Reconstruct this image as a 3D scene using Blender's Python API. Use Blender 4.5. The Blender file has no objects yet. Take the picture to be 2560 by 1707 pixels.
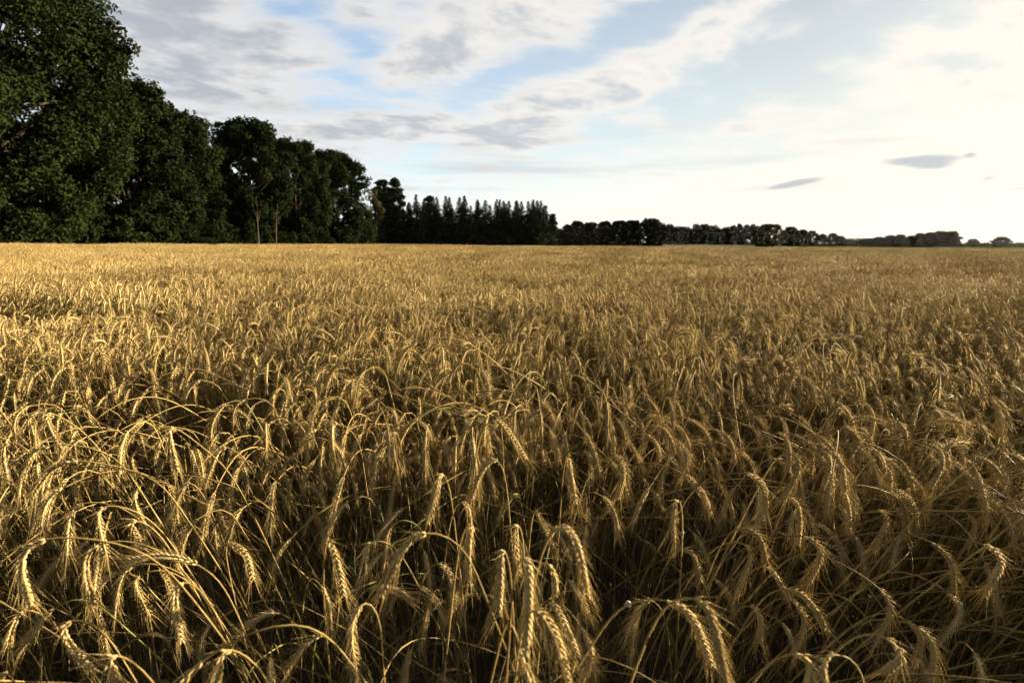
import bpy, math, random
import numpy as np
from mathutils import Matrix, Vector, Euler

SC = bpy.context.scene
COL = SC.collection
R = math.radians

# ------------------------------------------------------------------ camera
F_PX, CX, CY = 1422.0, 1280.0, 853.5          # focal length in pixels of the 2560 px wide photograph
PITCH, ROLL = R(9.68), R(0.36)
CAM_Z = 1.74
cam_data = bpy.data.cameras.new("camera")
cam = bpy.data.objects.new("camera", cam_data)
COL.objects.link(cam)
cam_data.sensor_width = 36.0
cam_data.lens = 36.0 * F_PX / 2560.0
cam_data.clip_start, cam_data.clip_end = 0.05, 6000.0
CAM_ROT = Euler((R(90) - PITCH, 0, 0)).to_matrix() @ Matrix.Rotation(ROLL, 3, 'Z')
cam.matrix_world = Matrix.Translation((0, 0, CAM_Z)) @ CAM_ROT.to_4x4()
cam_data.dof.use_dof = True
cam_data.dof.focus_distance = 2.1
cam_data.dof.aperture_fstop = 4.5
SC.camera = cam
CR = np.array(CAM_ROT)

# ------------------------------------------------------------------ sun, exposure
SUN_AZ, SUN_EL = R(65.0), R(9.0)              # azimuth clockwise from the view direction (+Y)
sun_dir = Vector((math.sin(SUN_AZ) * math.cos(SUN_EL), math.cos(SUN_AZ) * math.cos(SUN_EL), math.sin(SUN_EL)))
sl = bpy.data.lights.new("sun", 'SUN')
sl.energy = 5.0
sl.angle = R(0.6)
sl.color = (1.0, 0.87, 0.66)
sun = bpy.data.objects.new("sun", sl)
sun.rotation_euler = sun_dir.to_track_quat('Z', 'Y').to_euler()
sun.location = (60, 40, 30)
COL.objects.link(sun)
SC.view_settings.view_transform = 'Standard'
SC.view_settings.look = 'None'
SC.view_settings.exposure = 3.02
SC.view_settings.gamma = 1.0
SC.view_settings.use_curve_mapping = False
SC.cycles.max_bounces = 3
SC.cycles.diffuse_bounces = 1
SC.cycles.glossy_bounces = 2
SC.cycles.transmission_bounces = 3
SC.cycles.volume_bounces = 0
SC.cycles.debug_use_spatial_splits = True
SC.cycles.use_adaptive_sampling = True
SC.cycles.adaptive_threshold = 0.03
SC.cycles.adaptive_min_samples = 16
SC.cycles.caustics_reflective = False
SC.cycles.caustics_refractive = False

# ------------------------------------------------------------------ node helpers
class X:
    """a float socket with arithmetic"""
    def __init__(s, nt, sock): s.nt, s.s = nt, sock
    def _m(s, op, *a, clamp=False):
        n = s.nt.nodes.new('ShaderNodeMath'); n.operation = op; n.use_clamp = clamp
        for i, v in enumerate((s,) + a):
            if isinstance(v, X): s.nt.links.new(v.s, n.inputs[i])
            else: n.inputs[i].default_value = v
        return X(s.nt, n.outputs[0])
    def __add__(s, o): return s._m('ADD', o)
    __radd__ = __add__
    def __sub__(s, o): return s._m('SUBTRACT', o)
    def __rsub__(s, o): return (s * -1.0) + o
    def __mul__(s, o): return s._m('MULTIPLY', o)
    __rmul__ = __mul__
    def __truediv__(s, o): return s._m('DIVIDE', o)
    def p(s, o): return s._m('POWER', o)
    def mx(s, o): return s._m('MAXIMUM', o)
    def mn(s, o): return s._m('MINIMUM', o)
    def exp(s): return X(s.nt, s._m('EXPONENT').s)
    def sat(s): return s._m('ADD', 0.0, clamp=True)
    def step(s, lo, hi):
        n = s.nt.nodes.new('ShaderNodeMapRange'); n.interpolation_type = 'SMOOTHSTEP'
        s.nt.links.new(s.s, n.inputs[0])
        n.inputs[1].default_value = lo; n.inputs[2].default_value = hi
        n.inputs[3].default_value = 0.0; n.inputs[4].default_value = 1.0
        return X(s.nt, n.outputs[0])

def combine(nt, x, y, z=0.0):
    n = nt.nodes.new('ShaderNodeCombineXYZ')
    for i, v in enumerate((x, y, z)):
        if isinstance(v, X): nt.links.new(v.s, n.inputs[i])
        else: n.inputs[i].default_value = v
    return n.outputs[0]

def noise(nt, vec, scale, detail=4.0, rough=0.55, dist=0.0, lac=2.0):
    n = nt.nodes.new('ShaderNodeTexNoise'); n.noise_dimensions = '3D'
    nt.links.new(vec, n.inputs['Vector'])
    n.inputs['Scale'].default_value = scale; n.inputs['Detail'].default_value = detail
    n.inputs['Roughness'].default_value = rough; n.inputs['Distortion'].default_value = dist
    n.inputs['Lacunarity'].default_value = lac
    return X(nt, n.outputs['Fac'])

def mixc(nt, fac, a, b, mode='MIX'):
    n = nt.nodes.new('ShaderNodeMix'); n.data_type = 'RGBA'; n.blend_type = mode
    for sock, v in ((n.inputs[0], fac), (n.inputs[6], a), (n.inputs[7], b)):
        if isinstance(v, X): nt.links.new(v.s, sock)
        elif isinstance(v, bpy.types.NodeSocket): nt.links.new(v, sock)
        elif isinstance(v, tuple): sock.default_value = v + (1.0,)
        else: sock.default_value = v
    return n.outputs[2]

def scale_col(nt, col, f):
    n = nt.nodes.new('ShaderNodeVectorMath'); n.operation = 'SCALE'
    if isinstance(col, tuple): n.inputs[0].default_value = col
    else: nt.links.new(col, n.inputs[0])
    if isinstance(f, X): nt.links.new(f.s, n.inputs[3])
    else: n.inputs[3].default_value = f
    return n.outputs[0]

def add_col(nt, a, b):
    n = nt.nodes.new('ShaderNodeVectorMath'); n.operation = 'ADD'
    nt.links.new(a, n.inputs[0]); nt.links.new(b, n.inputs[1])
    return n.outputs[0]

def pix_dir(px, py):
    d = CR @ np.array([(px - CX) / F_PX, -(py - CY) / F_PX, -1.0])
    return d / np.linalg.norm(d)

def pix_ang(px, py):
    d = pix_dir(px, py)
    return math.degrees(math.atan2(d[0], d[1])), math.degrees(math.asin(d[2]))

# ------------------------------------------------------------------ sky
world = bpy.data.worlds.new("World")
SC.world = world
world.use_nodes = True
world.cycles.sampling_method = 'NONE'
nt = world.node_tree
for n in list(nt.nodes): nt.nodes.remove(n)
out = nt.nodes.new('ShaderNodeOutputWorld')
bg = nt.nodes.new('ShaderNodeBackground')
nt.links.new(bg.outputs[0], out.inputs[0])
sky = nt.nodes.new('ShaderNodeTexSky')
sky.sky_type = 'NISHITA'
sky.sun_disc = False
sky.sun_elevation = SUN_EL
sky.sun_rotation = SUN_AZ
sky.altitude = 50.0
sky.air_density = 1.0
sky.dust_density = 0.7
sky.ozone_density = 3.0
tc = nt.nodes.new('ShaderNodeTexCoord')
sep = nt.nodes.new('ShaderNodeSeparateXYZ')
nt.links.new(tc.outputs['Generated'], sep.inputs[0])
dx, dy, dz = (X(nt, sep.outputs[i]) for i in range(3))
up = dz.mx(0.0)
az = dx._m('ARCTAN2', dy) * (180 / math.pi)
el = dz._m('ARCSINE') * (180 / math.pi)
inv = (up + 0.15)
U, V = dx / inv, dy / inv
cosang = (dx * sun_dir.x + dy * sun_dir.y + dz * sun_dir.z)
warp = noise(nt, combine(nt, U, V, 0.0), 1.6, 1.0, 0.5)
# the cloud banks run diagonally: turn the noise and stretch it along the bank
ca, sa = math.cos(R(20)), math.sin(R(20))
Ur = (U * ca + V * sa) + (warp - 0.5) * 0.30
Vr = (V * ca - U * sa) - (warp - 0.5) * 0.25
nA = noise(nt, combine(nt, Ur * 0.8, Vr, 1.7), 3.0, 7.0, 0.60, 0.0)
nB = noise(nt, combine(nt, Ur * 0.75 + 3.0, Vr + 11.0, 5.2), 7.5, 4.0, 0.58)

AE = combine(nt, az, el, 0.0)
def blob(px, py, rx, ry, rot):
    a0, e0 = pix_ang(px, py)
    a1, e1 = pix_ang(px + 10, py); a2, e2 = pix_ang(px, py - 10)
    kx, ky = max(0.01, abs(a1 - a0) / 10), max(0.01, abs(e2 - e0) / 10)
    g = nt.nodes.new('ShaderNodeTexGradient'); g.gradient_type = 'SPHERICAL'
    tm = g.texture_mapping; tm.vector_type = 'TEXTURE'
    tm.translation = (a0, e0, 0); tm.rotation = (0, 0, R(rot)); tm.scale = (2 * rx * kx, 2 * ry * ky, 1)
    nt.links.new(AE, g.inputs[0])
    return X(nt, g.outputs['Fac'])

BANKS = [
    (540, 180, 360, 190, 0, 0.44), (830, 320, 190, 60, 15, 0.30), (420, 60, 260, 110, 0, 0.15), (1000, 60, 90, 50, 0, 0.28),
    (740, 30, 110, 40, -10, -0.55), (900, 150, 130, 44, 40, -0.60), (1020, 238, 190, 34, 6, -0.55),
    (1260, 40, 300, 70, 14, 0.42), (1010, 170, 200, 30, 18, 0.34), (1230, 215, 150, 34, 4, 0.26),
    (1120, 335, 150, 26, 2, 0.34), (1600, 165, 300, 50, 22, 0.36), (1380, 265, 170, 60, 26, 0.26),
    (1600, 70, 280, 40, 18, -0.60), (2100, 90, 300, 90, 12, -0.40), (1780, 260, 260, 50, 20, -0.25),
    (2480, 85, 170, 46, 20, 0.40), (1500, 430, 600, 70, 0, -0.16),
]
cov = blob(*BANKS[0][:5]) * BANKS[0][5]
for b in BANKS[1:]:
    cov = blob(*b[:5])._m('MULTIPLY_ADD', b[5], cov)
hfade = el.step(1.0, 8.0)
dens = (nA - 0.5) * 1.15 + (nB - 0.5) * 0.45 + cov * 0.62 + 0.09
cloud = (dens.step(-0.14, 0.30)) * (0.30 + hfade * 0.70)
core = dens.step(0.08, 0.44) * (((nB - 0.5) * 0.7 + (nA - 0.5) * 0.8 + 0.55).step(0.34, 0.72))
# low thin streaks near the horizon
nS = noise(nt, combine(nt, az * 0.045 + el * 0.05, el * 0.62, 2.0), 1.0, 3.0, 0.55, 0.0)
streak = (nS.step(0.50, 0.72)) * el.step(0.5, 4.0) * (1.0 - el.step(9.0, 15.0)) * 0.5
# small dark flat clouds in front of the glow
SMALL = [(2305, 401, 72, 9, 0, 1.0), (2335, 416, 46, 6, 0, 0.6), (2428, 386, 12, 7, 0, 0.5), (1998, 457, 48, 6, 9, 0.8), (1965, 464, 40, 4, 10, 0.4),
         (2470, 446, 25, 8, 0, 0.42), (2545, 473, 55, 6, 6, 0.40), (2130, 500, 90, 5, 0, 0.22), (2015, 488, 24, 4, 8, 0.22)]
nD = noise(nt, combine(nt, az * 0.5, el * 2.2, 9.0), 1.0, 3.0, 0.6)
small = blob(*SMALL[0][:5]) * SMALL[0][5]
for b in SMALL[1:]:
    small = blob(*b[:5])._m('MULTIPLY_ADD', b[5], small)
small = (small * 1.25 + (nD - 0.5) * 0.5).step(0.16, 0.72) * small.step(0.02, 0.25)
# scattering round the sun in thin high cloud
ph = cosang.mx(0.0)
ph3 = ph * ph * ph
SKY_K = 0.13
glow = (0.07 + ph * 0.27) * SKY_K
hz = (el.mx(0.0) * -0.085).exp() * (0.40 + ph * 0.22) * SKY_K      # pale air towards the horizon
lit = (0.82 + ph * 0.30 + ph3 * 0.25) * SKY_K             # sunlit cloud edges
grey = (0.44 + ph * 0.16 + ph3 * 0.35) * SKY_K            # thick, shaded cloud
skyc = scale_col(nt, mixc(nt, 1.0, sky.outputs[0], (1.0, 0.98, 1.0), 'MULTIPLY'), 0.30 * SKY_K)
skyc = mixc(nt, (ph * 1.3).sat(), skyc, mixc(nt, 1.0, skyc, (0.46, 0.41, 0.36), 'MULTIPLY'))      # thin veil filters the blue towards the sun
skyc = add_col(nt, skyc, scale_col(nt, (1.0, 0.93, 0.76), glow))
skyc = add_col(nt, skyc, scale_col(nt, mixc(nt, ph, (0.90, 0.95, 1.0), (1.0, 0.91, 0.70)), hz))
c_lit = scale_col(nt, mixc(nt, ph, (1.0, 0.965, 0.92), (1.0, 0.94, 0.83)), lit)
c_grey = scale_col(nt, (0.93, 0.99, 1.09), grey)
c_cloud = mixc(nt, core * 0.9, c_lit, c_grey)
col = mixc(nt, cloud * 0.92, skyc, c_cloud)
col = mixc(nt, streak, col, scale_col(nt, (0.97, 0.97, 1.0), (0.52 + ph3 * 0.42) * SKY_K))
# the veil of thin cloud never gets brighter than sunlit cloud: warm cream towards the sun
sx = nt.nodes.new('ShaderNodeSeparateXYZ'); nt.links.new(col, sx.inputs[0])
chan = []
for i, (cap, warm) in enumerate(((0.142, 0.0), (0.143, 0.012), (0.150, 0.040))):
    c = X(nt, sx.outputs[i]); cap = ph * -warm + cap
    chan.append(c / ((c / cap).p(6.0) + 1.0).p(1 / 6.0))
col = combine(nt, *chan)
col = mixc(nt, small, col, scale_col(nt, (0.93, 0.96, 1.0), (0.56 + ph3 * ph3 * 0.20) * SKY_K))
nt.links.new(col, bg.inputs[0])
bg.inputs[1].default_value = 1.0

# ------------------------------------------------------------------ materials
def new_mat(name):
    m = bpy.data.materials.new(name); m.use_nodes = True
    nt = m.node_tree
    for n in list(nt.nodes): nt.nodes.remove(n)
    return m, nt

def straw(name, base, alt, green, trans, rough=0.5, gfrac=0.0, spec=0.015):
    m, nt = new_mat(name)
    out = nt.nodes.new('ShaderNodeOutputMaterial')
    oi = nt.nodes.new('ShaderNodeObjectInfo')
    ge = nt.nodes.new('ShaderNodeNewGeometry')
    rnd = X(nt, oi.outputs['Random'])
    nz = noise(nt, ge.outputs['Position'], 38.0, 3.0, 0.6)
    nl = noise(nt, ge.outputs['Position'], 0.22, 2.0, 0.5)
    c = mixc(nt, (rnd * 0.55 + nz * 0.75 - 0.15).sat(), base, alt)
    c = mixc(nt, (nl.step(0.42, 0.70)) * 0.5, c, alt)
    if gfrac == 0: c = mixc(nt, noise(nt, ge.outputs['Position'], 7.0, 1.0).step(0.60, 0.72) * 0.5, c, (0.20, 0.155, 0.09))      # weathered, greyer ears
    if gfrac > 0:
        g = (rnd * 7.31 + X(nt, ge.outputs['Random Per Island']))._m('FRACT').step(1.0 - gfrac, 1.0 - gfrac * 0.4)
        c = mixc(nt, g * 0.8, c, green)
    pb = nt.nodes.new('ShaderNodeBsdfPrincipled')
    nt.links.new(c, pb.inputs['Base Color'])
    pb.inputs['Roughness'].default_value = rough
    pb.inputs['Specular IOR Level'].default_value = spec
    tr = nt.nodes.new('ShaderNodeBsdfTranslucent')
    nt.links.new(c, tr.inputs['Color'])
    mx = nt.nodes.new('ShaderNodeMixShader'); mx.inputs[0].default_value = trans
    nt.links.new(pb.outputs[0], mx.inputs[1]); nt.links.new(tr.outputs[0], mx.inputs[2])
    nt.links.new(mx.outputs[0], out.inputs[0])
    return m

M_GRAIN = straw("rye_grain", (0.375, 0.275, 0.115), (0.235, 0.158, 0.058), (0.30, 0.30, 0.10), 0.24, 0.7, 0.0)
M_AWN = straw("rye_awn", (0.40, 0.295, 0.118), (0.30, 0.208, 0.072), (0.36, 0.34, 0.12), 0.50, 0.6, 0.0)
M_STEM = straw("rye_straw", (0.255, 0.178, 0.056), (0.095, 0.058, 0.018), (0.11, 0.12, 0.03), 0.12, 0.65, 0.08, 0.03)
M_SHADE_STRAW = straw("shade_straw", (0.10, 0.068, 0.022), (0.05, 0.032, 0.012), (0.06, 0.07, 0.02), 0.06, 0.6, 0.25, 0.15)  # darker copy of the straw: shade between the stalks put into the colour
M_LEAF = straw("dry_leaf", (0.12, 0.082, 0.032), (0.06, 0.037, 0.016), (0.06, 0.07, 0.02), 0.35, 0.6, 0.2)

def leaf_mat(name, c1, c2, trans=0.12, rough=0.7):
    m, nt = new_mat(name)
    out = nt.nodes.new('ShaderNodeOutputMaterial')
    ge = nt.nodes.new('ShaderNodeNewGeometry'); oi = nt.nodes.new('ShaderNodeObjectInfo')
    nz = noise(nt, ge.outputs['Position'], 0.55, 3.0, 0.6)
    rp = X(nt, ge.outputs['Random Per Island'])
    c = mixc(nt, (nz.step(0.35, 0.7) * 0.5 + rp * 0.5).sat(), c1, c2)
    c = scale_col(nt, c, 0.8 + X(nt, oi.outputs['Random']) * 0.4)
    pb = nt.nodes.new('ShaderNodeBsdfPrincipled')
    nt.links.new(c, pb.inputs['Base Color'])
    pb.inputs['Roughness'].default_value = rough
    pb.inputs['Specular IOR Level'].default_value = 0.01
    tr = nt.nodes.new('ShaderNodeBsdfTranslucent'); nt.links.new(c, tr.inputs['Color'])
    mx = nt.nodes.new('ShaderNodeMixShader'); mx.inputs[0].default_value = trans
    nt.links.new(pb.outputs[0], mx.inputs[1]); nt.links.new(tr.outputs[0], mx.inputs[2])
    nt.links.new(mx.outputs[0], out.inputs[0])
    return m

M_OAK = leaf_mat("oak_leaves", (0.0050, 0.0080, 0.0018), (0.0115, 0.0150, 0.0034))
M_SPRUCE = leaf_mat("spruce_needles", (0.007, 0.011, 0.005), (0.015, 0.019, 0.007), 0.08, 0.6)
M_BIRCH = leaf_mat("yellowing_leaves", (0.022, 0.024, 0.007), (0.045, 0.034, 0.010))
M_FIELDTREE = leaf_mat("field_tree_leaves", (0.026, 0.033, 0.008), (0.050, 0.052, 0.014))

def bark_mat(name, c1, c2):
    m, nt = new_mat(name)
    out = nt.nodes.new('ShaderNodeOutputMaterial')
    tcn = nt.nodes.new('ShaderNodeTexCoord')
    mp = nt.nodes.new('ShaderNodeMapping'); mp.inputs['Scale'].default_value = (5, 5, 1.1)
    nt.links.new(tcn.outputs['Object'], mp.inputs[0])
    nz = noise(nt, mp.outputs[0], 2.0, 6.0, 0.65)
    pb = nt.nodes.new('ShaderNodeBsdfPrincipled')
    nt.links.new(mixc(nt, nz.step(0.3, 0.7), c1, c2), pb.inputs['Base Color'])
    pb.inputs['Roughness'].default_value = 1.0
    pb.inputs['Specular IOR Level'].default_value = 0.0
    bp = nt.nodes.new('ShaderNodeBump'); bp.inputs['Strength'].default_value = 0.7; bp.inputs['Distance'].default_value = 0.05
    nt.links.new(nz.s, bp.inputs['Height']); nt.links.new(bp.outputs[0], pb.inputs['Normal'])
    nt.links.new(pb.outputs[0], out.inputs[0])
    return m
M_BARK = bark_mat("oak_bark", (0.016, 0.012, 0.008), (0.034, 0.025, 0.016))
M_PINEBARK = bark_mat("pine_bark", (0.035, 0.025, 0.016), (0.08, 0.054, 0.031))

def soil_mat(name, c1, c2, scale):
    m, nt = new_mat(name)
    out = nt.nodes.new('ShaderNodeOutputMaterial')
    ge = nt.nodes.new('ShaderNodeNewGeometry')
    n1 = noise(nt, ge.outputs['Position'], scale, 8.0, 0.65)
    n2 = noise(nt, ge.outputs['Position'], scale * 0.05, 3.0, 0.5)
    pb = nt.nodes.new('ShaderNodeBsdfPrincipled')
    nt.links.new(mixc(nt, (n1 * 0.7 + n2 * 0.5 - 0.1).sat(), c1, c2), pb.inputs['Base Color'])
    pb.inputs['Roughness'].default_value = 1.0
    pb.inputs['Specular IOR Level'].default_value = 0.0
    bp = nt.nodes.new('ShaderNodeBump'); bp.inputs['Strength'].default_value = 0.8; bp.inputs['Distance'].default_value = 0.03
    nt.links.new(n1.s, bp.inputs['Height']); nt.links.new(bp.outputs[0], pb.inputs['Normal'])
    nt.links.new(pb.outputs[0], out.inputs[0])
    return m
M_SOIL = soil_mat("field_soil", (0.022, 0.016, 0.011), (0.05, 0.036, 0.022), 9.0)
M_MEADOW = soil_mat("meadow_green", (0.018, 0.028, 0.007), (0.035, 0.042, 0.012), 0.8)
M_STUBBLE = soil_mat("stubble_pale", (0.07, 0.065, 0.055), (0.11, 0.10, 0.085), 0.6)

# ------------------------------------------------------------------ mesh helpers
class MB:
    def __init__(s): s.v, s.f, s.n = [], [], 0        # f: list of (array(n,k), material index)
    def add(s, V, F, mat=0):
        V = np.asarray(V, np.float32).reshape(-1, 3)
        for f in (F if isinstance(F, list) else [F]):
            s.f.append((np.asarray(f, np.int32) + s.n, mat))
        s.v.append(V); s.n += len(V)
    def mesh(s, name, mats, smooth=True):
        me = bpy.data.meshes.new(name)
        V = np.concatenate(s.v)
        loops = np.concatenate([f.ravel() for f, m in s.f])
        tot = np.concatenate([np.full(len(f), f.shape[1], np.int32) for f, m in s.f])
        mi = np.concatenate([np.full(len(f), m, np.int32) for f, m in s.f])
        st = np.concatenate([[0], np.cumsum(tot)[:-1]]).astype(np.int32)
        me.vertices.add(len(V)); me.vertices.foreach_set('co', V.ravel())
        me.loops.add(len(loops)); me.loops.foreach_set('vertex_index', loops)
        me.polygons.add(len(tot)); me.polygons.foreach_set('loop_start', st); me.polygons.foreach_set('loop_total', tot)
        for m in mats: me.materials.append(m)
        me.polygons.foreach_set('material_index', mi)
        me.polygons.foreach_set('use_smooth', np.full(len(tot), smooth))
        me.update(calc_edges=True)
        return me

def norm(a): return a / np.maximum(np.linalg.norm(a, axis=-1, keepdims=True), 1e-9)

def frames(P, n0=None):
    T = norm(np.gradient(P, axis=0))
    N = np.zeros_like(P)
    n = np.array([0.3, 1.0, 0.1]) if n0 is None else np.array(n0, float)
    for i in range(len(P)):
        n = n - T[i] * np.dot(n, T[i])
        if np.linalg.norm(n) < 1e-5: n = np.cross(T[i], [1, 0, 0.2])
        n = n / np.linalg.norm(n); N[i] = n
    return T, N, np.cross(T, N)

def tube(P, rad, k=5, n0=None, cap=True):
    P = np.asarray(P, float); rad = np.asarray(rad, float) * np.ones(len(P))
    T, N, B = frames(P, n0)
    a = np.arange(k) / k * 2 * np.pi
    ring = (np.cos(a)[None, :, None] * N[:, None] + np.sin(a)[None, :, None] * B[:, None]) * rad[:, None, None]
    V = (P[:, None] + ring).reshape(-1, 3)
    i = np.arange(len(P) - 1)[:, None] * k; j = np.arange(k)[None, :]; j2 = (j + 1) % k
    F = np.stack([i + j, i + j2, i + j2 + k, i + j + k], -1).reshape(-1, 4)
    return V, F

def crom(pts, n):
    """smooth curve through the points"""
    pts = np.asarray(pts, float)
    p = np.vstack([2 * pts[0] - pts[1], pts, 2 * pts[-1] - pts[-2]])
    seg = np.linalg.norm(np.diff(pts, axis=0), axis=1); cum = np.concatenate([[0], np.cumsum(seg)])
    out = []
    for s in np.linspace(0, cum[-1], n):
        i = min(int(np.searchsorted(cum, s, 'right') - 1), len(seg) - 1)
        t = (s - cum[i]) / max(seg[i], 1e-9)
        a, b, c, d = p[i], p[i + 1], p[i + 2], p[i + 3]
        out.append(0.5 * (2 * b + (c - a) * t + (2 * a - 5 * b + 4 * c - d) * t * t + (3 * b - a - 3 * c + d) * t ** 3))
    return np.array(out)

def new_obj(name, me, parent=None, link=True):
    o = bpy.data.objects.new(name, me)
    if link: COL.objects.link(o)
    if parent is not None: o.parent = parent
    return o

def tag(o, label=None, cat=None, group=None, kind=None):
    if label: o['label'] = label
    if cat: o['category'] = cat
    if group: o['group'] = group
    if kind: o['kind'] = kind
    return o

# ------------------------------------------------------------------ terrain
def S(t): t = np.clip(t, 0, 1); return t * t * (3 - 2 * t)
def H(x, y):
    x = np.asarray(x, float); y = np.asarray(y, float)
    h = 0.36 * S((-x - 6) / 26) * S((y - 10) / 32) * (1 - 0.3 * S((y - 80) / 100))
    h = h + 0.16 * S((y - 90) / 90) * (1 - S((x - 10) / 60))
    h = h + 2.2 * S((y - 352) / 90) + 6.0 * S((y - 600) / 900)
    return h

def axis(lim, n, k):
    t = np.linspace(-1, 1, n); return np.sinh(t * k) / math.sinh(k) * lim
gx, gy = axis(3000, 181, 7.0), axis(3000, 181, 7.0)
GX, GY = np.meshgrid(gx, gy)
mb = MB()
idx = np.arange(len(gx) * len(gy)).reshape(len(gy), len(gx))
mb.add(np.stack([GX, GY, H(GX, GY)], -1), np.stack([idx[:-1, :-1], idx[:-1, 1:], idx[1:, 1:], idx[1:, :-1]], -1).reshape(-1, 4))
tag(new_obj("ground", mb.mesh("ground", [M_SOIL])), kind='structure')

def sheet(name, x0, x1, y0, y1, mat, lift):
    xs, ys = np.linspace(x0, x1, 50), np.linspace(y0, y1, 40)
    A, B = np.meshgrid(xs, ys); mb = MB()
    idx = np.arange(A.size).reshape(A.shape)
    mb.add(np.stack([A, B, H(A, B) + lift], -1), np.stack([idx[:-1, :-1], idx[:-1, 1:], idx[1:, 1:], idx[1:, :-1]], -1).reshape(-1, 4))
    return tag(new_obj(name, mb.mesh(name, [mat])), kind='structure')
sheet("meadow", -60, 900, 346, 1200, M_MEADOW, 0.05)
sheet("stubble_field", 92, 190, 350, 430, M_STUBBLE, 0.10)

# ------------------------------------------------------------------ rye
rng = np.random.default_rng(11)

def grain_template(k, rings):
    z = [r[0] for r in rings]; V = []; F3 = []; F4 = []
    for zz, rr in rings:
        for j in range(k):
            a = j / k * 2 * math.pi; V.append((rr * math.cos(a), rr * math.sin(a) * 0.8, zz))
    V += [(0, 0, 0), (0, 0, 1)]
    b, t = len(V) - 2, len(V) - 1
    n = len(rings)
    for i in range(n - 1):
        for j in range(k):
            F4.append((i * k + j, i * k + (j + 1) % k, (i + 1) * k + (j + 1) % k, (i + 1) * k + j))
    for j in range(k):
        F3.append((b, (j + 1) % k, j)); F3.append((t, (n - 1) * k + j, (n - 1) * k + (j + 1) % k))
    return np.array(V, float), np.array(F3), (np.array(F4) if F4 else None)
G_HI = grain_template(4, [(0.14, 0.62), (0.42, 1.0), (0.76, 0.55)])
G_LO = grain_template(3, [(0.4, 1.0)])

def build_ear(P, r, hi=True, flat=None, awn=1.0):
    """P: path of the ear from its base to its tip.  Returns two MBs: grains and awns."""
    g, w = MB(), MB()
    L = np.linalg.norm(np.diff(P, axis=0), axis=1).sum()
    n = int(round(L / (0.0043 if hi is True else 0.0064 if hi else 0.013)))
    ts = np.linspace(0.0, 0.97, n)
    fi = ts * (len(P) - 1); i0 = np.clip(fi.astype(int), 0, len(P) - 2); fr = (fi - i0)[:, None]
    T, N, B = frames(P, flat)
    C = P[i0] * (1 - fr) + P[i0 + 1] * fr
    Ti = norm(T[i0] * (1 - fr) + T[i0 + 1] * fr); Ni = norm(N[i0] * (1 - fr) + N[i0 + 1] * fr)
    Bi = np.cross(Ti, Ni)
    side = np.where(np.arange(n) % 2 == 0, 1.0, -1.0)[:, None]
    size = (0.55 + 0.45 * np.sin(np.pi * np.clip(ts * 0.86 + 0.14, 0, 1)) ** 0.6)[:, None]
    posl, dirl, lenl = [], [], []
    for q in (-1.0, 1.0):
        ang = np.radians(23 + r.normal(0, 3.5, (n, 1)))
        d = norm(Ti * np.cos(ang) + Ni * side * np.sin(ang) + Bi * q * (0.30 + r.normal(0, 0.05, (n, 1))))
        posl.append(C + Ni * side * 0.0012 + Bi * q * 0.0013); dirl.append(d)
        lenl.append(0.0135 * size * (1 + r.normal(0, 0.07, (n, 1))))
    Pp, D, Ln = np.concatenate(posl), np.concatenate(dirl), np.concatenate(lenl)
    V0, F3, F4 = G_HI if hi is True else G_MD if hi else G_LO
    wid = (0.0027 if hi is True else 0.0031 if hi else 0.0040) * np.concatenate([size, size])
    if not hi: Ln = Ln * 1.35
    ref = np.concatenate([Bi, Bi])
    A1 = norm(np.cross(D, ref)); A2 = np.cross(D, A1)
    V = Pp[:, None] + V0[None, :, 0:1] * A2[:, None] * wid[:, None] + V0[None, :, 1:2] * A1[:, None] * wid[:, None] + V0[None, :, 2:3] * D[:, None] * Ln[:, None]
    m, k = len(Pp), len(V0)
    off = (np.arange(m) * k)[:, None, None]
    Fs = [(F3[None] + off).reshape(-1, 3)]
    if F4 is not None: Fs.append((F4[None] + off).reshape(-1, 4))
    g.add(V, Fs)
    # rachis
    tt = np.linspace(0, 1, len(P)); prof = np.sqrt(np.clip(np.sin(np.pi * np.clip(0.10 + 0.84 * tt, 0, 1)), 0.02, 1))
    v, f = tube(P, prof * (0.0034 if hi is True else 0.0044 if hi else 0.0064), 6 if hi is True else 5 if hi else 4); g.add(v, f)
    # awns
    keep = slice(None)
    tip = Pp + D * Ln * 0.92
    Tt = np.concatenate([Ti, Ti])
    spread = 0.10 + 0.25 * r.random((m, 1))
    ad = norm(D * 0.62 + Tt * (0.55 - spread) + r.normal(0, 0.10, (m, 3)))
    al = awn * (0.028 + 0.026 * r.random((m, 1))) * np.concatenate([0.7 + 0.6 * ts, 0.7 + 0.6 * ts])[:, None]
    s1 = norm(np.cross(ad, r.normal(0, 1, (m, 3)))); s2 = np.cross(ad, s1)
    if hi is True:
        rr = 0.00055
        q = [tip + s1 * rr, tip - s1 * rr * 0.5 + s2 * rr * 0.87, tip - s1 * rr * 0.5 - s2 * rr * 0.87, tip + ad * al]
        V = np.stack(q, 1); off = (np.arange(m) * 4)[:, None, None]
        F = (np.array([[0, 1, 3], [1, 2, 3], [2, 0, 3]])[None] + off).reshape(-1, 3)
    else:
        rr = 0.0006 if hi else 0.0007
        V = np.stack([tip + s1 * rr, tip - s1 * rr, tip + ad * al], 1)
        F = (np.array([[0, 1, 2]])[None] + (np.arange(m) * 3)[:, None, None]).reshape(-1, 3)
    w.add(V, F if hi is True else F[r.random(len(F)) < 0.7])
    return g, w

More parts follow.
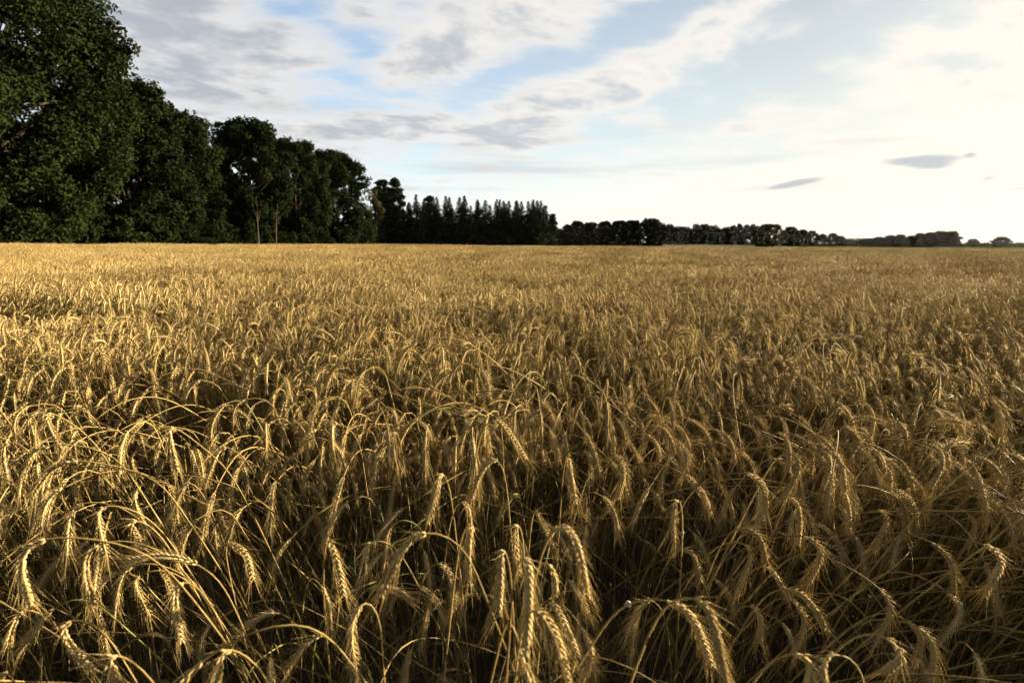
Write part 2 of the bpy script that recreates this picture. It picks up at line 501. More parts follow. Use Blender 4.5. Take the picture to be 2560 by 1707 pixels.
def build_stem(P, hi=True):
    s = MB()
    n = len(P); t = np.linspace(0, 1, n)
    rad = (0.0024 - 0.0008 * t) if hi else (0.0027 - 0.0009 * t)
    if hi:
        for k in (0.28, 0.52, 0.74):            # nodes on the straw
            rad = rad + 0.0007 * np.exp(-((t - k) * n / 1.2) ** 2)
    v, f = tube(P, rad, 4 if hi else 3); s.add(v, f)
    return s

def build_leaf(P, r):
    """a dry ribbon leaf that leaves the straw and hangs"""
    i = int(len(P) * r.uniform(0.35, 0.62)); p0 = P[i]
    a = r.uniform(0, 2 * math.pi); L = r.uniform(0.14, 0.26); n = 9
    t = np.linspace(0, 1, n)[:, None]
    hdir = np.array([math.cos(a), math.sin(a), 0.0])
    C = p0 + hdir * L * 0.55 * np.sin(t * 1.7) + np.array([0, 0, 1.0]) * (0.09 * np.sin(t * 2.2) - L * 0.75 * t ** 2)
    side = np.cross(hdir, [0, 0, 1]); tw = r.uniform(-2.0, 2.0)
    w = 0.0042 * np.sin(np.pi * (0.12 + 0.88 * t)) ** 0.7
    sd = side * np.cos(tw * t) + np.array([0, 0, 1.0]) * np.sin(tw * t)
    V = np.concatenate([C - sd * w, C + sd * w])
    j = np.arange(n - 1)
    mb = MB(); mb.add(V, np.stack([j, j + 1, j + 1 + n, j + n], -1))
    return mb

def plant_path(r, kind):
    """stem and ear path, leaning towards +X from the origin"""
    ear = r.uniform(0.092, 0.142)
    if kind == 'hook':   lean, mid, h0, h1, hk = r.uniform(2, 10), r.uniform(12, 30), r.uniform(105, 150), r.uniform(163, 186), r.uniform(0.075, 0.14)
    elif kind == 'arch': lean, mid, h0, h1, hk = r.uniform(14, 30), r.uniform(45, 72), r.uniform(105, 135), r.uniform(150, 176), r.uniform(0.14, 0.26)
    elif kind == 'flat': lean, mid, h0, h1, hk = r.uniform(34, 52), r.uniform(70, 84), r.uniform(105, 130), r.uniform(145, 172), r.uniform(0.16, 0.28)
    else:                lean, mid, h0, h1, hk = r.uniform(2, 12), r.uniform(10, 24), r.uniform(30, 60), r.uniform(62, 110), 0.16
    L = 1.30 if kind in ('hook', 'up') else (1.42 if kind == 'arch' else 1.5)
    n = 26; s = np.linspace(0, 1, n)
    sm = lambda x: np.clip(x, 0, 1) ** 2 * (3 - 2 * np.clip(x, 0, 1))
    th = lean + (mid - lean) * sm((s - 0.15) / 0.75) + (h0 - mid) * sm((s - (1 - hk)) / hk)
    yaw = np.cumsum(r.normal(0, 0.02, n)) + 0.5 * r.normal() * sm((s - 0.7) / 0.3)
    ne = 12; e = np.linspace(0, 1, ne)
    the = h0 + (h1 - h0) * (1 - (1 - e) ** 1.6); yaw_e = yaw[-1] + e * r.normal(0, 0.25)
    ds = L / (n - 1); de = ear / (ne - 1)
    T = np.radians(th)
    d1 = np.stack([np.sin(T) * np.cos(yaw), np.sin(T) * np.sin(yaw), np.cos(T)], -1) * ds
    T = np.radians(the)
    d2 = np.stack([np.sin(T) * np.cos(yaw_e), np.sin(T) * np.sin(yaw_e), np.cos(T)], -1) * de
    P1 = np.concatenate([[[0, 0, 0]], np.cumsum(d1[:-1], 0)])
    ztop = P1[:, 2].max()
    k = (r.uniform(1.06, 1.2) if kind != 'flat' else r.uniform(0.92, 1.1)) / max(ztop, 0.3)
    k = min(max(k, 0.6), 1.45)
    P1 = P1 * k                                  # ears keep their size
    P2 = P1[-1] + np.concatenate([[[0, 0, 0]], np.cumsum(d2[:-1], 0)])
    # more points where the neck bends
    P1 = crom(P1, 40)
    return P1, P2

KINDS = ['hook'] * 16 + ['arch'] * 10 + ['flat'] * 6 + ['up'] * 2
RYE_SRC = bpy.data.collections.new("rye_variants")       # not in the scene: shapes for the mass of the field
variants = []
for i, kd in enumerate(KINDS):
    P1, P2 = plant_path(rng, kd)
    g, w = build_ear(P2, rng, True, flat=rng.normal(0, 1, 3))
    st = build_stem(P1)
    lf = build_leaf(P1, rng) if rng.random() < 0.4 else None
    dct = dict(kind=kd, P1=P1, P2=P2, stem=st.mesh("stem", [M_STEM]), ear=g.mesh("ear", [M_GRAIN]), awns=w.mesh("awns", [M_AWN], False),
               leaf=lf.mesh("leaf", [M_LEAF]) if lf else None, top=P1[np.argmax(P1[:, 2])])
    allm = MB()
    for part, mi in ((st, 0), (g, 1), (w, 2)) + (((lf, 3),) if lf else ()):
        V = np.concatenate(part.v); allm.add(V, [f for f, _ in part.f], mi)
    ob = bpy.data.objects.new("rye_a_%03d" % i, allm.mesh("rye_near", [M_STEM, M_GRAIN, M_AWN, M_LEAF]))
    RYE_SRC.objects.link(ob)
    variants.append(dct)
NV = len(variants)
G_MD = grain_template(4, [(0.20, 0.8), (0.60, 0.9)])
def stand(r, size, n, hi):
    """a square of the standing crop at full height, leaning towards +X"""
    mb = MB()
    for q in range(n):
        kd = r.choice(['hook', 'arch', 'flat', 'up'], p=[0.74, 0.19, 0.03, 0.04])
        P1, P2 = plant_path(r, kd)
        k = r.normal(0.985, 0.05); P1, P2 = P1 * k, P2 + P1[-1] * (k - 1)
        a = r.normal(0, 0.85); c, sn = math.cos(a), math.sin(a)
        M = np.array([[c, -sn, 0], [sn, c, 0], [0, 0, 1]])
        tp = M @ P1[np.argmax(P1[:, 2])]
        off = np.array([r.uniform(-size / 2, size / 2) - tp[0], r.uniform(-size / 2, size / 2) - tp[1], 0])
        P1, P2 = P1 @ M.T + off, P2 @ M.T + off
        g, w = build_ear(P2 if hi else P2[[0, 2, 4, 6, 8, 11]], r, 'mid' if hi else False, flat=r.normal(0, 1, 3))
        st = build_stem(P1[[0, 8, 14, 19, 23, 26, 29, 31, 33, 35, 37, 39] if hi else [0, 12, 22, 27, 31, 34, 37, 39]], False)
        for part, mi in ((st, 0), (g, 1), (w, 2)):
            mb.add(np.concatenate(part.v), [f for f, _ in part.f], mi)
    return mb.mesh("rye_stand", [M_STEM, M_GRAIN, M_AWN])
NB1, NB2 = 4, 5
for i in range(NB1): RYE_SRC.objects.link(bpy.data.objects.new("rye_b_%03d" % i, stand(rng, 1.05, 165, True)))
for i in range(NB2): RYE_SRC.objects.link(bpy.data.objects.new("rye_b_%03d" % (i + NB1), stand(rng, 1.25, 250, False)))
NB = NB1 + NB2

def patch(r, size, n, wid, seg, hvar):
    """a square of the standing crop for the middle and far distance"""
    mb = MB()
    for q in range(n):
        kd = r.choice(['hook', 'hook', 'hook', 'arch', 'up'], p=[0.3, 0.3, 0.2, 0.17, 0.03])
        P1, P2 = plant_path(r, kd)
        a = r.normal(-math.pi / 2, 1.1); c, s = math.cos(a), math.sin(a)
        M = np.array([[c, -s, 0], [s, c, 0], [0, 0, 1]])
        off = np.array([r.uniform(-size / 2, size / 2), r.uniform(-size / 2, size / 2), r.normal(-0.02, hvar)])
        P1, P2 = P1 @ M.T + off, P2 @ M.T + off
        P1 = P1[[12, 30, 36, 39]] if seg == 4 else P1[[22, 34, 39]]
        v, f = tube(P1, wid * 0.26, 3); mb.add(v, f, 0)
        e = P2[[0, 3, 7, 11]] if seg == 4 else P2[[0, 6, 11]]
        rad = np.array([0.6, 1.0, 0.95, 0.35] if seg == 4 else [0.7, 1.0, 0.4]) * wid
        v, f = tube(e, rad, 3); mb.add(v, f, 1)
        if seg == 4:
            for k in range(3):
                p = P2[r.integers(3, 11)]; d = (P2[11] - P2[5]); d = d / np.linalg.norm(d) * 0.045 + r.normal(0, 0.014, 3)
                sdv = r.normal(0, 1, 3); sdv = sdv / np.linalg.norm(sdv) * 0.0022
                mb.add(np.array([p + sdv, p - sdv, p + d]), np.array([[0, 1, 2]]), 2)
    return mb.mesh("rye_patch", [M_STEM, M_GRAIN, M_AWN])
NC, ND = 8, 5
for i in range(NC): RYE_SRC.objects.link(bpy.data.objects.new("rye_c_%03d" % i, patch(rng, 1.25, 190, 0.0072, 4, 0.06)))
for i in range(ND): RYE_SRC.objects.link(bpy.data.objects.new("rye_d_%03d" % i, patch(rng, 3.2, 420, 0.016, 3, 0.06)))

def shade_tillers(r, size, n):  # earless low stalks added to block the sun and darken the crop's interior
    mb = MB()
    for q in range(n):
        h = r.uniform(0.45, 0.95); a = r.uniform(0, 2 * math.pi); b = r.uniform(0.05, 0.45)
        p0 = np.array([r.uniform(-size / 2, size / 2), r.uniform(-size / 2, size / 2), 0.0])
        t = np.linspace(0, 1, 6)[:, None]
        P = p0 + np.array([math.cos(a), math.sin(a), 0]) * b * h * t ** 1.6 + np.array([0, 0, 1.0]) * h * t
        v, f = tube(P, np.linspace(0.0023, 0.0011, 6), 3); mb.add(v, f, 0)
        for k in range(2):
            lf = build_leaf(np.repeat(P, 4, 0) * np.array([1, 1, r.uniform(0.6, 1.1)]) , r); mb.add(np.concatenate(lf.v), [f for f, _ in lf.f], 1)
    return mb.mesh("rye_shade_tillers", [M_SHADE_STRAW, M_LEAF])
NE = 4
for i in range(NE): RYE_SRC.objects.link(bpy.data.objects.new("rye_e_%03d" % i, shade_tillers(rng, 0.62, 62)))

# ---- particular stalks of the foreground, read off the photograph: (ear base .. ear tip), (straw from the ear back)
def unproj(px, py, Y):
    d = pix_dir(px, py); return np.array([0, 0, CAM_Z]) + d * (Y / d[1])

KX = 900 / 1996.0
def crop(x0, pts): return [(x0 + x * KX, 1000 + y * KX) for x, y in pts]
HEROES = []
def hero(x0, ear, stem=()): HEROES.append((crop(x0, ear), crop(x0, stem)))
L0, M0, R0 = 0, 850, 1660
hero(L0, [(247, 55), (285, 165), (345, 270)], [(268, 42), (330, 75), (420, 150), (560, 280)])
hero(L0, [(940, 125), (940, 220), (985, 400)], [(955, 115), (1000, 150), (1080, 230), (1170, 310), (1290, 420)])
hero(L0, [(225, 247), (140, 370), (110, 520)], [(280, 236), (400, 235), (560, 275), (680, 350)])
hero(L0, [(395, 325), (260, 400), (175, 540)], [(450, 323), (600, 355), (800, 410), (900, 460)])
hero(L0, [(745, 480), (750, 580), (810, 720)], [(770, 450), (850, 415), (1000, 405), (1150, 430), (1330, 490), (1500, 600), (1650, 790)])
hero(L0, [(598, 285), (600, 390), (625, 480)], [(612, 275), (660, 310), (760, 390)])
hero(L0, [(1235, 247), (1190, 330), (1145, 450)], [(1258, 243), (1300, 275), (1380, 350)])
hero(L0, [(1040, 440), (980, 560), (930, 660)], [(1050, 437), (1090, 470), (1150, 570)])
hero(L0, [(1050, 525), (1025, 620), (1040, 720)], [(1090, 515), (1150, 530), (1260, 620)])
hero(L0, [(540, 575), (550, 700), (595, 880)], [(570, 557), (650, 565), (760, 620), (900, 720)])
hero(L0, [(422, 565), (385, 680), (375, 850)], [(445, 542), (540, 550), (650, 590), (800, 680)])
hero(L0, [(190, 762), (110, 900), (170, 1140)], [(250, 738), (400, 740), (600, 800), (900, 900)])
hero(L0, [(500, 800), (470, 950), (520, 1130)], [(535, 765), (640, 758), (800, 800), (1000, 920)])
hero(L0, [(700, 920), (650, 1060), (640, 1200)], [(740, 898), (850, 885), (1000, 960), (1150, 1080)])
hero(L0, [(1070, 892), (900, 865), (700, 892)], [(1100, 900), (1200, 980), (1300, 1150)])
hero(L0, [(1245, 775), (1360, 850), (1400, 1000)], [(1235, 790), (1260, 900), (1300, 1100)])
hero(L0, [(985, 985), (965, 1130), (1005, 1340)], [(1005, 975), (1080, 1010), (1180, 1150)])
hero(L0, [(738, 975), (770, 1080), (830, 1190)], [(760, 955), (850, 940), (1000, 965)])
hero(L0, [(1812, 742), (1860, 880), (1905, 1090)], [(1800, 745), (1795, 900), (1800, 1200)])
hero(L0, [(1540, 1165), (1440, 1200), (1310, 1300)], [(1560, 1163), (1620, 1220), (1720, 1350)])
hero(L0, [(345, 1205), (370, 1340), (530, 1510)], [(385, 1183), (470, 1190), (560, 1270), (660, 1400)])
hero(L0, [(1242, 1368), (1220, 1450), (1190, 1568)], [(1275, 1355), (1340, 1390), (1440, 1480)])
hero(L0, [(1052, 1495), (1020, 1570), (1010, 1680)], [(1070, 1470), (1150, 1400), (1300, 1310), (1440, 1250), (1600, 1245), (1800, 1270)])
hero(L0, [(600, 1400), (615, 1480), (655, 1590)], [(620, 1385), (680, 1400), (780, 1470)])
hero(L0, [(1770, 1290), (1680, 1370), (1590, 1500)], [(1790, 1285), (1850, 1330), (1930, 1450)])
hero(L0, [(120, 1150), (70, 1250), (40, 1370)], [(140, 1140), (220, 1170), (330, 1280)])
hero(L0, [(270, 1170), (180, 1290), (90, 1420)], [(300, 1150), (400, 1090), (520, 1110)])
hero(L0, [(1845, 110), (1838, 220), (1850, 340)], [(1868, 98), (1930, 140), (1990, 220), (2010, 330)])
hero(L0, [(1420, 350), (1350, 400), (1290, 470)], [(1440, 352), (1480, 420), (1520, 520)])
hero(L0, [(915, 320), (880, 400), (840, 490)], [(930, 318), (980, 360), (1050, 450)])
hero(L0, [(1180, 530), (1215, 620), (1250, 740)], [(1165, 515), (1120, 540), (1080, 640)])
hero(L0, [(1345, 580), (1310, 660), (1280, 760)], [(1370, 570), (1440, 600), (1520, 700)])
hero(L0, [(1195, 670), (1195, 760), (1215, 900)], [(1210, 655), (1260, 700), (1330, 820)])
hero(L0, [(720, 660), (740, 720), (780, 800)], [(735, 650), (800, 670), (900, 760)])
hero(L0, [(20, 230), (15, 330), (40, 450)], [(35, 215), (90, 220), (170, 290)])
hero(L0, [(100, 590), (50, 640), (10, 760)], [(130, 580), (200, 600), (320, 700)])
hero(M0, [(560, 380), (525, 540), (482, 690)], [(568, 365), (590, 420), (620, 560)])
hero(M0, [(870, 310), (780, 400), (730, 550)], [(880, 303), (905, 380), (925, 480)])
hero(M0, [(690, 545), (720, 660), (720, 800)], [(680, 540), (650, 560), (610, 680)])
hero(M0, [(735, 660), (710, 820), (720, 1020)], [(728, 650), (700, 680), (660, 800)])
hero(M0, [(995, 510), (930, 560), (880, 660)], [(1003, 530), (1010, 620), (1040, 780)])
hero(M0, [(1072, 592), (1120, 680), (1200, 835)], [(1068, 605), (1052, 780), (1040, 900)])
hero(M0, [(975, 660), (970, 790), (985, 1000)], [(985, 652), (1005, 690), (1020, 850)])
hero(M0, [(895, 790), (890, 960), (880, 1200)], [(905, 785), (930, 850), (950, 1010)])
hero(M0, [(1222, 665), (1310, 790), (1372, 1090)], [(1212, 665), (1170, 720), (1100, 900)])
hero(M0, [(1030, 830), (1050, 1050), (1030, 1420)], [(1020, 815), (985, 860), (960, 1010)])
hero(M0, [(1080, 1130), (1180, 1270), (1270, 1590)], [(1070, 1110), (1040, 1150), (1000, 1300)])
hero(M0, [(1165, 1095), (1240, 1230), (1320, 1420)], [(1155, 1080), (1130, 1130), (1110, 1300)])
hero(M0, [(430, 720), (330, 860), (228, 1090)], [(450, 708), (520, 712), (600, 740), (690, 800)])
hero(M0, [(265, 720), (258, 820), (240, 960)], [(272, 695), (300, 650), (360, 640), (430, 690), (500, 800)])
hero(M0, [(165, 785), (147, 830), (138, 895)], [(190, 768), (235, 768), (330, 830)])
hero(M0, [(170, 1035), (300, 1050), (405, 1115)], [(155, 1035), (120, 1060), (60, 1200)])
hero(M0, [(560, 890), (620, 1000), (635, 1165)], [(548, 880), (510, 900), (440, 1050)])
hero(M0, [(95, 1140), (60, 1300), (95, 1540)], [(105, 1100), (150, 1050), (195, 1120), (230, 1260), (240, 1480)])
hero(M0, [(1258, 290), (1280, 430), (1305, 575)], [(1262, 280), (1245, 330), (1230, 480)])
hero(M0, [(1325, 540), (1370, 610), (1385, 695)], [(1315, 530), (1280, 560), (1240, 680)])
hero(M0, [(300, 155), (298, 260), (320, 375)], [(305, 148), (325, 190), (345, 300)])
hero(M0, [(195, 235), (190, 300), (205, 385)], [(210, 220), (240, 250), (255, 350)])
hero(M0, [(860, 90), (930, 170), (1030, 325)], [(845, 90), (800, 130), (760, 260)])
hero(M0, [(1740, 130), (1820, 190), (1855, 295)], [(1725, 128), (1640, 180), (1500, 330)])
hero(M0, [(1895, 235), (1930, 330), (1880, 450)], [(1885, 222), (1800, 190), (1650, 260)])
hero(M0, [(1540, 290), (1572, 400), (1540, 550)], [(1530, 278), (1440, 330), (1350, 480)])
hero(M0, [(1690, 450), (1750, 530), (1792, 610)], [(1675, 420), (1600, 340), (1480, 340)])
hero(M0, [(1865, 525), (1850, 680), (1855, 820)], [(1872, 515), (1890, 560), (1900, 700)])
hero(M0, [(1895, 812), (1960, 860), (2000, 1010)], [(1885, 812), (1850, 840), (1780, 980)])
hero(M0, [(1715, 1088), (1640, 1180), (1590, 1320)], [(1730, 1085), (1780, 1150), (1820, 1300)])
hero(M0, [(1350, 1290), (1395, 1390), (1345, 1560)], [(1340, 1275), (1290, 1190), (1200, 1100)])
hero(M0, [(1130, 1160), (1130, 1280), (1160, 1430)], [(1122, 1150), (1100, 1200), (1080, 1350)])
hero(M0, [(1175, 930), (1190, 1000), (1195, 1080)], [(1165, 905), (1130, 850), (1090, 950)])
hero(M0, [(1275, 1005), (1330, 1090), (1385, 1200)], [(1265, 990), (1255, 960), (1240, 1100)])
hero(M0, [(1010, 1440), (1040, 1510), (1075, 1620)], [(1005, 1425), (960, 1250), (930, 1170)])
hero(R0, [(1520, 250), (1545, 350), (1480, 490)], [(1500, 237), (1380, 220), (1200, 260)])
hero(R0, [(1740, 310), (1830, 370), (1890, 480)], [(1715, 303), (1600, 310), (1450, 370)])
hero(R0, [(655, 170), (692, 260), (690, 395)], [(640, 163), (560, 175), (480, 230), (400, 330)])
hero(R0, [(740, 290), (745, 400), (660, 560)], [(730, 272), (690, 250), (620, 300)])
hero(R0, [(900, 275), (922, 370), (880, 490)], [(888, 265), (840, 280), (780, 370)])
hero(R0, [(915, 268), (980, 350), (1005, 510)], [(895, 266), (830, 300), (740, 420)])
hero(R0, [(495, 400), (560, 500), (550, 665)], [(475, 397), (400, 390), (280, 420), (150, 500)])
hero(R0, [(725, 540), (752, 640), (745, 800)], [(715, 528), (660, 520), (560, 560)])
hero(R0, [(1218, 600), (1235, 680), (1160, 830)], [(1195, 598), (1130, 600), (1030, 650), (920, 760)])
hero(R0, [(400, 692), (520, 745), (572, 905)], [(380, 710), (330, 780), (270, 900)])
hero(R0, [(488, 805), (470, 930), (400, 1070)], [(480, 790), (420, 760), (330, 790), (200, 900)])
hero(R0, [(815, 745), (872, 850), (790, 1030)], [(795, 733), (700, 740), (580, 770), (450, 860)])
hero(R0, [(872, 690), (950, 770), (1000, 885)], [(850, 678), (780, 650), (650, 690)])
hero(R0, [(1525, 800), (1602, 920), (1610, 1070)], [(1500, 778), (1400, 740), (1250, 722), (1080, 745), (900, 830)])
hero(R0, [(1825, 802), (1872, 900), (1775, 1085)], [(1800, 790), (1640, 762), (1450, 745), (1200, 790)])
hero(R0, [(1308, 742), (1285, 830), (1258, 925)], [(1318, 735), (1350, 790), (1380, 930)])
hero(R0, [(1232, 1065), (1262, 1180), (1165, 1365)], [(1210, 1040), (1050, 930), (890, 870), (700, 850)])
hero(R0, [(690, 1035), (800, 1110), (905, 1280)], [(670, 1030), (600, 1050), (500, 1150)])
hero(R0, [(500, 1130), (535, 1220), (535, 1350)], [(480, 1118), (430, 1130), (370, 1200)])
hero(R0, [(215, 1085), (280, 1260), (345, 1560)], [(195, 1060), (130, 1040), (50, 1090), (-60, 1230)])
hero(R0, [(60, 1110), (150, 1200), (270, 1480)], [(35, 1098), (-80, 1095), (-250, 1130)])
hero(R0, [(1610, 1085), (1645, 1190), (1545, 1335)], [(1595, 1065), (1500, 1000), (1350, 960), (1200, 950)])
hero(R0, [(1445, 1265), (1505, 1390), (1480, 1590)], [(1425, 1240), (1330, 1205), (1180, 1215), (1000, 1270)])
hero(R0, [(740, 1130), (785, 1220), (740, 1380)], [(730, 1115), (680, 1080), (600, 1100)])
hero(R0, [(585, 925), (640, 1010), (695, 1100)], [(575, 912), (540, 900), (470, 960)])
hero(R0, [(1670, 380), (1685, 460), (1660, 555)], [(1660, 365), (1600, 340), (1500, 370)])
hero(R0, [(1228, 312), (1265, 400), (1280, 495)], [(1215, 300), (1150, 300), (1050, 370)])
hero(R0, [(1130, 20), (1162, 100), (1150, 200)], [(1115, 5), (1050, -10), (960, 30)])
hero(R0, [(1830, 0), (1860, 90), (1870, 195)], [(1818, -15), (1760, -25), (1660, 30)])
hero(R0, [(1600, 10), (1632, 80), (1630, 155)], [(1588, 0), (1530, 0), (1450, 60)])
hero(R0, [(1282, 1345), (1310, 1420), (1235, 1510)], [(1265, 1325), (1180, 1270), (1050, 1290)])
hero(R0, [(1380, 1235), (1425, 1340), (1360, 1530)], [(1360, 1215), (1280, 1180), (1120, 1190)])
hero(R0, [(775, 1405), (812, 1480), (800, 1590)], [(760, 1390), (700, 1370), (600, 1420)])
hero(R0, [(905, 1405), (880, 1500), (890, 1600)], [(930, 1393), (1000, 1410), (1100, 1500)])
hero(R0, [(1330, 530), (1365, 600), (1315, 700)], [(1315, 515), (1240, 500), (1130, 560)])
hero(R0, [(1705, 640), (1725, 710), (1685, 820)], [(1690, 622), (1600, 580), (1450, 590)])
hero(R0, [(1850, 490), (1840, 550), (1765, 620)], [(1840, 475), (1770, 450), (1650, 480)])
hero(R0, [(1960, 490), (1985, 560), (1940, 640)], [(1945, 475), (1880, 450), (1760, 480)])

rye_objects = []          # (root, ear position) of each individual stalk
def make_individual(stem_me, ear_me, awn_me, leaf_me):
    root = bpy.data.objects.new("rye_stalk", None); COL.objects.link(root)
    root.empty_display_size = 0.05
    new_obj("stem", stem_me, root)
    e = new_obj("ear", ear_me, root); new_obj("awns", awn_me, e)
    if leaf_me: new_obj("leaf", leaf_me, root)
    return root

hero_ears = []; hero_paths = []
for ear, stem in HEROES:
    best = None
    for z0 in np.linspace(1.0, 1.34, 18):
        d = pix_dir(*ear[0]); t = (z0 - CAM_Z) / d[2]; Y = d[1] * t
        pts = [unproj(px, py, Y - 0.012 * k) for k, (px, py) in enumerate(ear)]
        Ln = sum(np.linalg.norm(pts[k + 1] - pts[k]) for k in range(len(pts) - 1))
        cost = abs(Ln - 0.112) * 10 + abs(z0 - 1.17) * 1.1
        if best is None or cost < best[0]: best = (cost, Y, pts, Ln)
    _, Y, ep, Ln = best
    sp = []; yy = Y; prev = ep[0]
    for px, py in stem:
        q = unproj(px, py, yy)
        yy = yy + 0.30 * np.linalg.norm(q - prev); q = unproj(px, py, yy); sp.append(q); prev = q
    last = sp[-1]; pr = sp[-2] if len(sp) > 1 else ep[0]
    dv = last - pr; dv = dv / np.linalg.norm(dv)
    h = np.array([dv[0], dv[1], 0]) * 0.9
    low1 = last + h * 0.22 + np.array([0, 0.05, -0.30]); low1[2] = max(low1[2], 0.28)
    root_p = last + h * 0.42 + np.array([0, 0.10, 0]); root_p[2] = 0.0
    low1[2] = min(low1[2], last[2] * 0.6)
    P1 = crom([root_p, low1] + sp[::-1] + [ep[0]], 48)
    P2 = crom(ep, 14)
    Q = np.concatenate([P1, P2[1:]])
    for _ in range(5): Q[2:-1] = 0.25 * Q[1:-2] + 0.5 * Q[2:-1] + 0.25 * Q[3:]
    P1, P2 = Q[:48], Q[47:]
    # carry the stem's direction into the ear base
    rr = np.random.default_rng(len(hero_ears) + 500)
    P1 = P1 - root_p; P2 = P2 - root_p
    g, w = build_ear(P2, rr, True, flat=rr.normal(0, 1, 3) + np.array([1.2, 0, 0]))
    st = build_stem(P1)
    lf = build_leaf(P1, rr).mesh("leaf", [M_LEAF]) if rr.random() < 0.3 else None
    root = make_individual(st.mesh("stem", [M_STEM]), g.mesh("ear", [M_GRAIN]), w.mesh("awns", [M_AWN], False), lf)
    root.location = root_p
    rye_objects.append((root, root_p + P2[6], root_p + P2[0], root_p + P2[-1]))
    hero_ears.append(root_p + P2[6]); hero_paths.append(np.concatenate([P1, P2]) + root_p)
hero_ears = np.array(hero_ears)

# ---- snails resting on the straws
def snail(px, py, size, label, seed):
    d = pix_dir(px, py); A = np.concatenate(hero_paths); v = A - np.array([0, 0, CAM_Z])
    along = v @ d; off = np.linalg.norm(v - along[:, None] * d, axis=1)
    p = A[np.argmin(np.where((along > 0.5) & (along < 2.2), off, 9.0))]
    t = np.linspace(0, 1, 34); a = t * 2 * math.pi * 2.6
    rr = size * 0.42 * np.exp(1.5 * (t - 1))
    path = np.stack([np.cos(a) * rr * 0.9, np.sin(a) * rr * 0.9, size * 0.75 * (1 - t) ** 1.2], -1)
    vv, f = tube(path, rr * 0.62, 10); mb = MB(); mb.add(vv, f)
    o = new_obj("snail_shell", mb.mesh("snail_shell", [M_SHELL]))
    o.location = p - d * (size * 0.45 + 0.002); o.rotation_euler = (1.1 + seed, 0.4, 0.7 * seed)
    tag(o, label, "snail")
M_SHELL = soil_mat("snail_shell", (0.30, 0.26, 0.19), (0.50, 0.46, 0.37), 260.0)
snail(1573, 1514, 0.010, "small pale snail shell on a rye straw low right of centre", 0.2)
snail(1718, 1336, 0.008, "tiny pale snail shell on a straw above the larger shell", 1.4)

# ---- the standing crop
def project(P):
    q = (np.asarray(P) - np.array([0, 0, CAM_Z])) @ CR
    zc = -q[..., 2]
    zc = np.where(np.abs(zc) < 1e-6, 1e-6, zc)
    return CX + F_PX * q[..., 0] / zc, CY - F_PX * q[..., 1] / zc, zc

def lean_angle(x, y, r, sd=0.75):
    n = len(x)
    mx = 0.75 * x / (np.abs(x) + 0.7) * (1 - S((np.hypot(x, y) - 3) / 8) * 0.6)
    my = np.full(n, -0.75)
    base = np.arctan2(my, mx + 0.05)
    wob = 0.9 * np.sin(x * 0.9 + 1.3 * np.sin(y * 0.5)) * np.cos(y * 0.7 + 0.6)
    return base + wob * 0.5 + r.normal(0, sd, n)

pts, rots, scls, ids = [], [], [], []
def put(p, rz, tilt, sc, i):
    pts.append(p); rots.append(np.stack([tilt[:, 0], tilt[:, 1], rz], -1)); scls.append(sc); ids.append(i)

# near: single plants, full shape
def ring_points(r0, r1, dens, a0, a1, r):
    n = int(0.5 * (r1 ** 2 - r0 ** 2) * (a1 - a0) * dens)
    rad = np.sqrt(r.uniform(r0 ** 2, r1 ** 2, n)); a = r.uniform(a0, a1, n)
    return rad * np.sin(a), rad * np.cos(a)

tops = np.array([v['top'] for v in variants])
x1, y1 = ring_points(0.55, 1.75, 38, -2.2, 2.2, rng)
x2, y2 = ring_points(1.75, 2.5, 150, -1.7, 1.7, rng)
x3, y3 = x2[:0], y2[:0]
x4, y4 = ring_points(0.75, 2.5, 190, 0.85, 2.6, rng)        # dense crop to the right of the frame, towards the sun
x5, y5 = ring_points(0.7, 2.2, 60, 2.6, 4.08, rng)
x = np.concatenate([x1, x2, x3, x4, x5]); y = np.concatenate([y1, y2, y3, y4, y5])
n = len(x)
rad = np.hypot(x, y)
kindp = np.array([{'hook': 1.0, 'arch': 0.9, 'flat': 0.5, 'up': 0.5}[k] for k in KINDS])
near_w = np.array([{'hook': 0.9, 'arch': 1.2, 'flat': 1.0, 'up': 0.2}[k] for k in KINDS])
iv = np.where(rad < 2.0, rng.choice(NV, n, p=near_w / near_w.sum()), rng.choice(NV, n, p=kindp / kindp.sum()))
rz = lean_angle(x, y, rng)
sc = rng.normal(0.985, 0.05, n).clip(0.82, 1.08) * np.where((np.arange(n) >= n - len(x4) - len(x5)) | (rad < 1.5), 0.86, 1.0)
c, s = np.cos(rz), np.sin(rz)
tp = tops[iv] * sc[:, None]
rx, ry = x - (c * tp[:, 0] - s * tp[:, 1]), y - (s * tp[:, 0] + c * tp[:, 1])
tilt = rng.normal(0, 0.035, (n, 2))
# keep the space right in front of the lens clear
def world_path(i, name):
    P = variants[iv[i]][name] * sc[i]
    M = np.array(Euler((tilt[i, 0], tilt[i, 1], rz[i])).to_matrix())
    return P @ M.T + np.array([rx[i], ry[i], 0.0])
keep = np.ones(n, bool); earpos = np.zeros((n, 3)); e0 = np.zeros((n, 3)); e1 = np.zeros((n, 3))
for i in range(n):
    E = world_path(i, 'P2'); earpos[i] = E[6]; e0[i], e1[i] = E[0], E[-1]
    if rad[i] < 2.2:
        A = world_path(i, 'P1')
        dm = min(np.linalg.norm(A - [0, 0, CAM_Z], axis=1).min(), np.linalg.norm(E - [0, 0, CAM_Z], axis=1).min())
        if dm < 0.60: keep[i] = False
        elif rad[i] < 1.9 and np.linalg.norm(hero_ears - earpos[i], axis=1).min() < 0.045: keep[i] = False
px, py, zc = project(earpos)
inview = (px > -20) & (px < 2580) & (py > 0) & (py < 1740) & (zc > 0.1) & keep
dist = np.linalg.norm(earpos - [0, 0, CAM_Z], axis=1)
order = np.argsort(np.where(inview, dist, 1e9))
N_IND = 300 - len(HEROES)
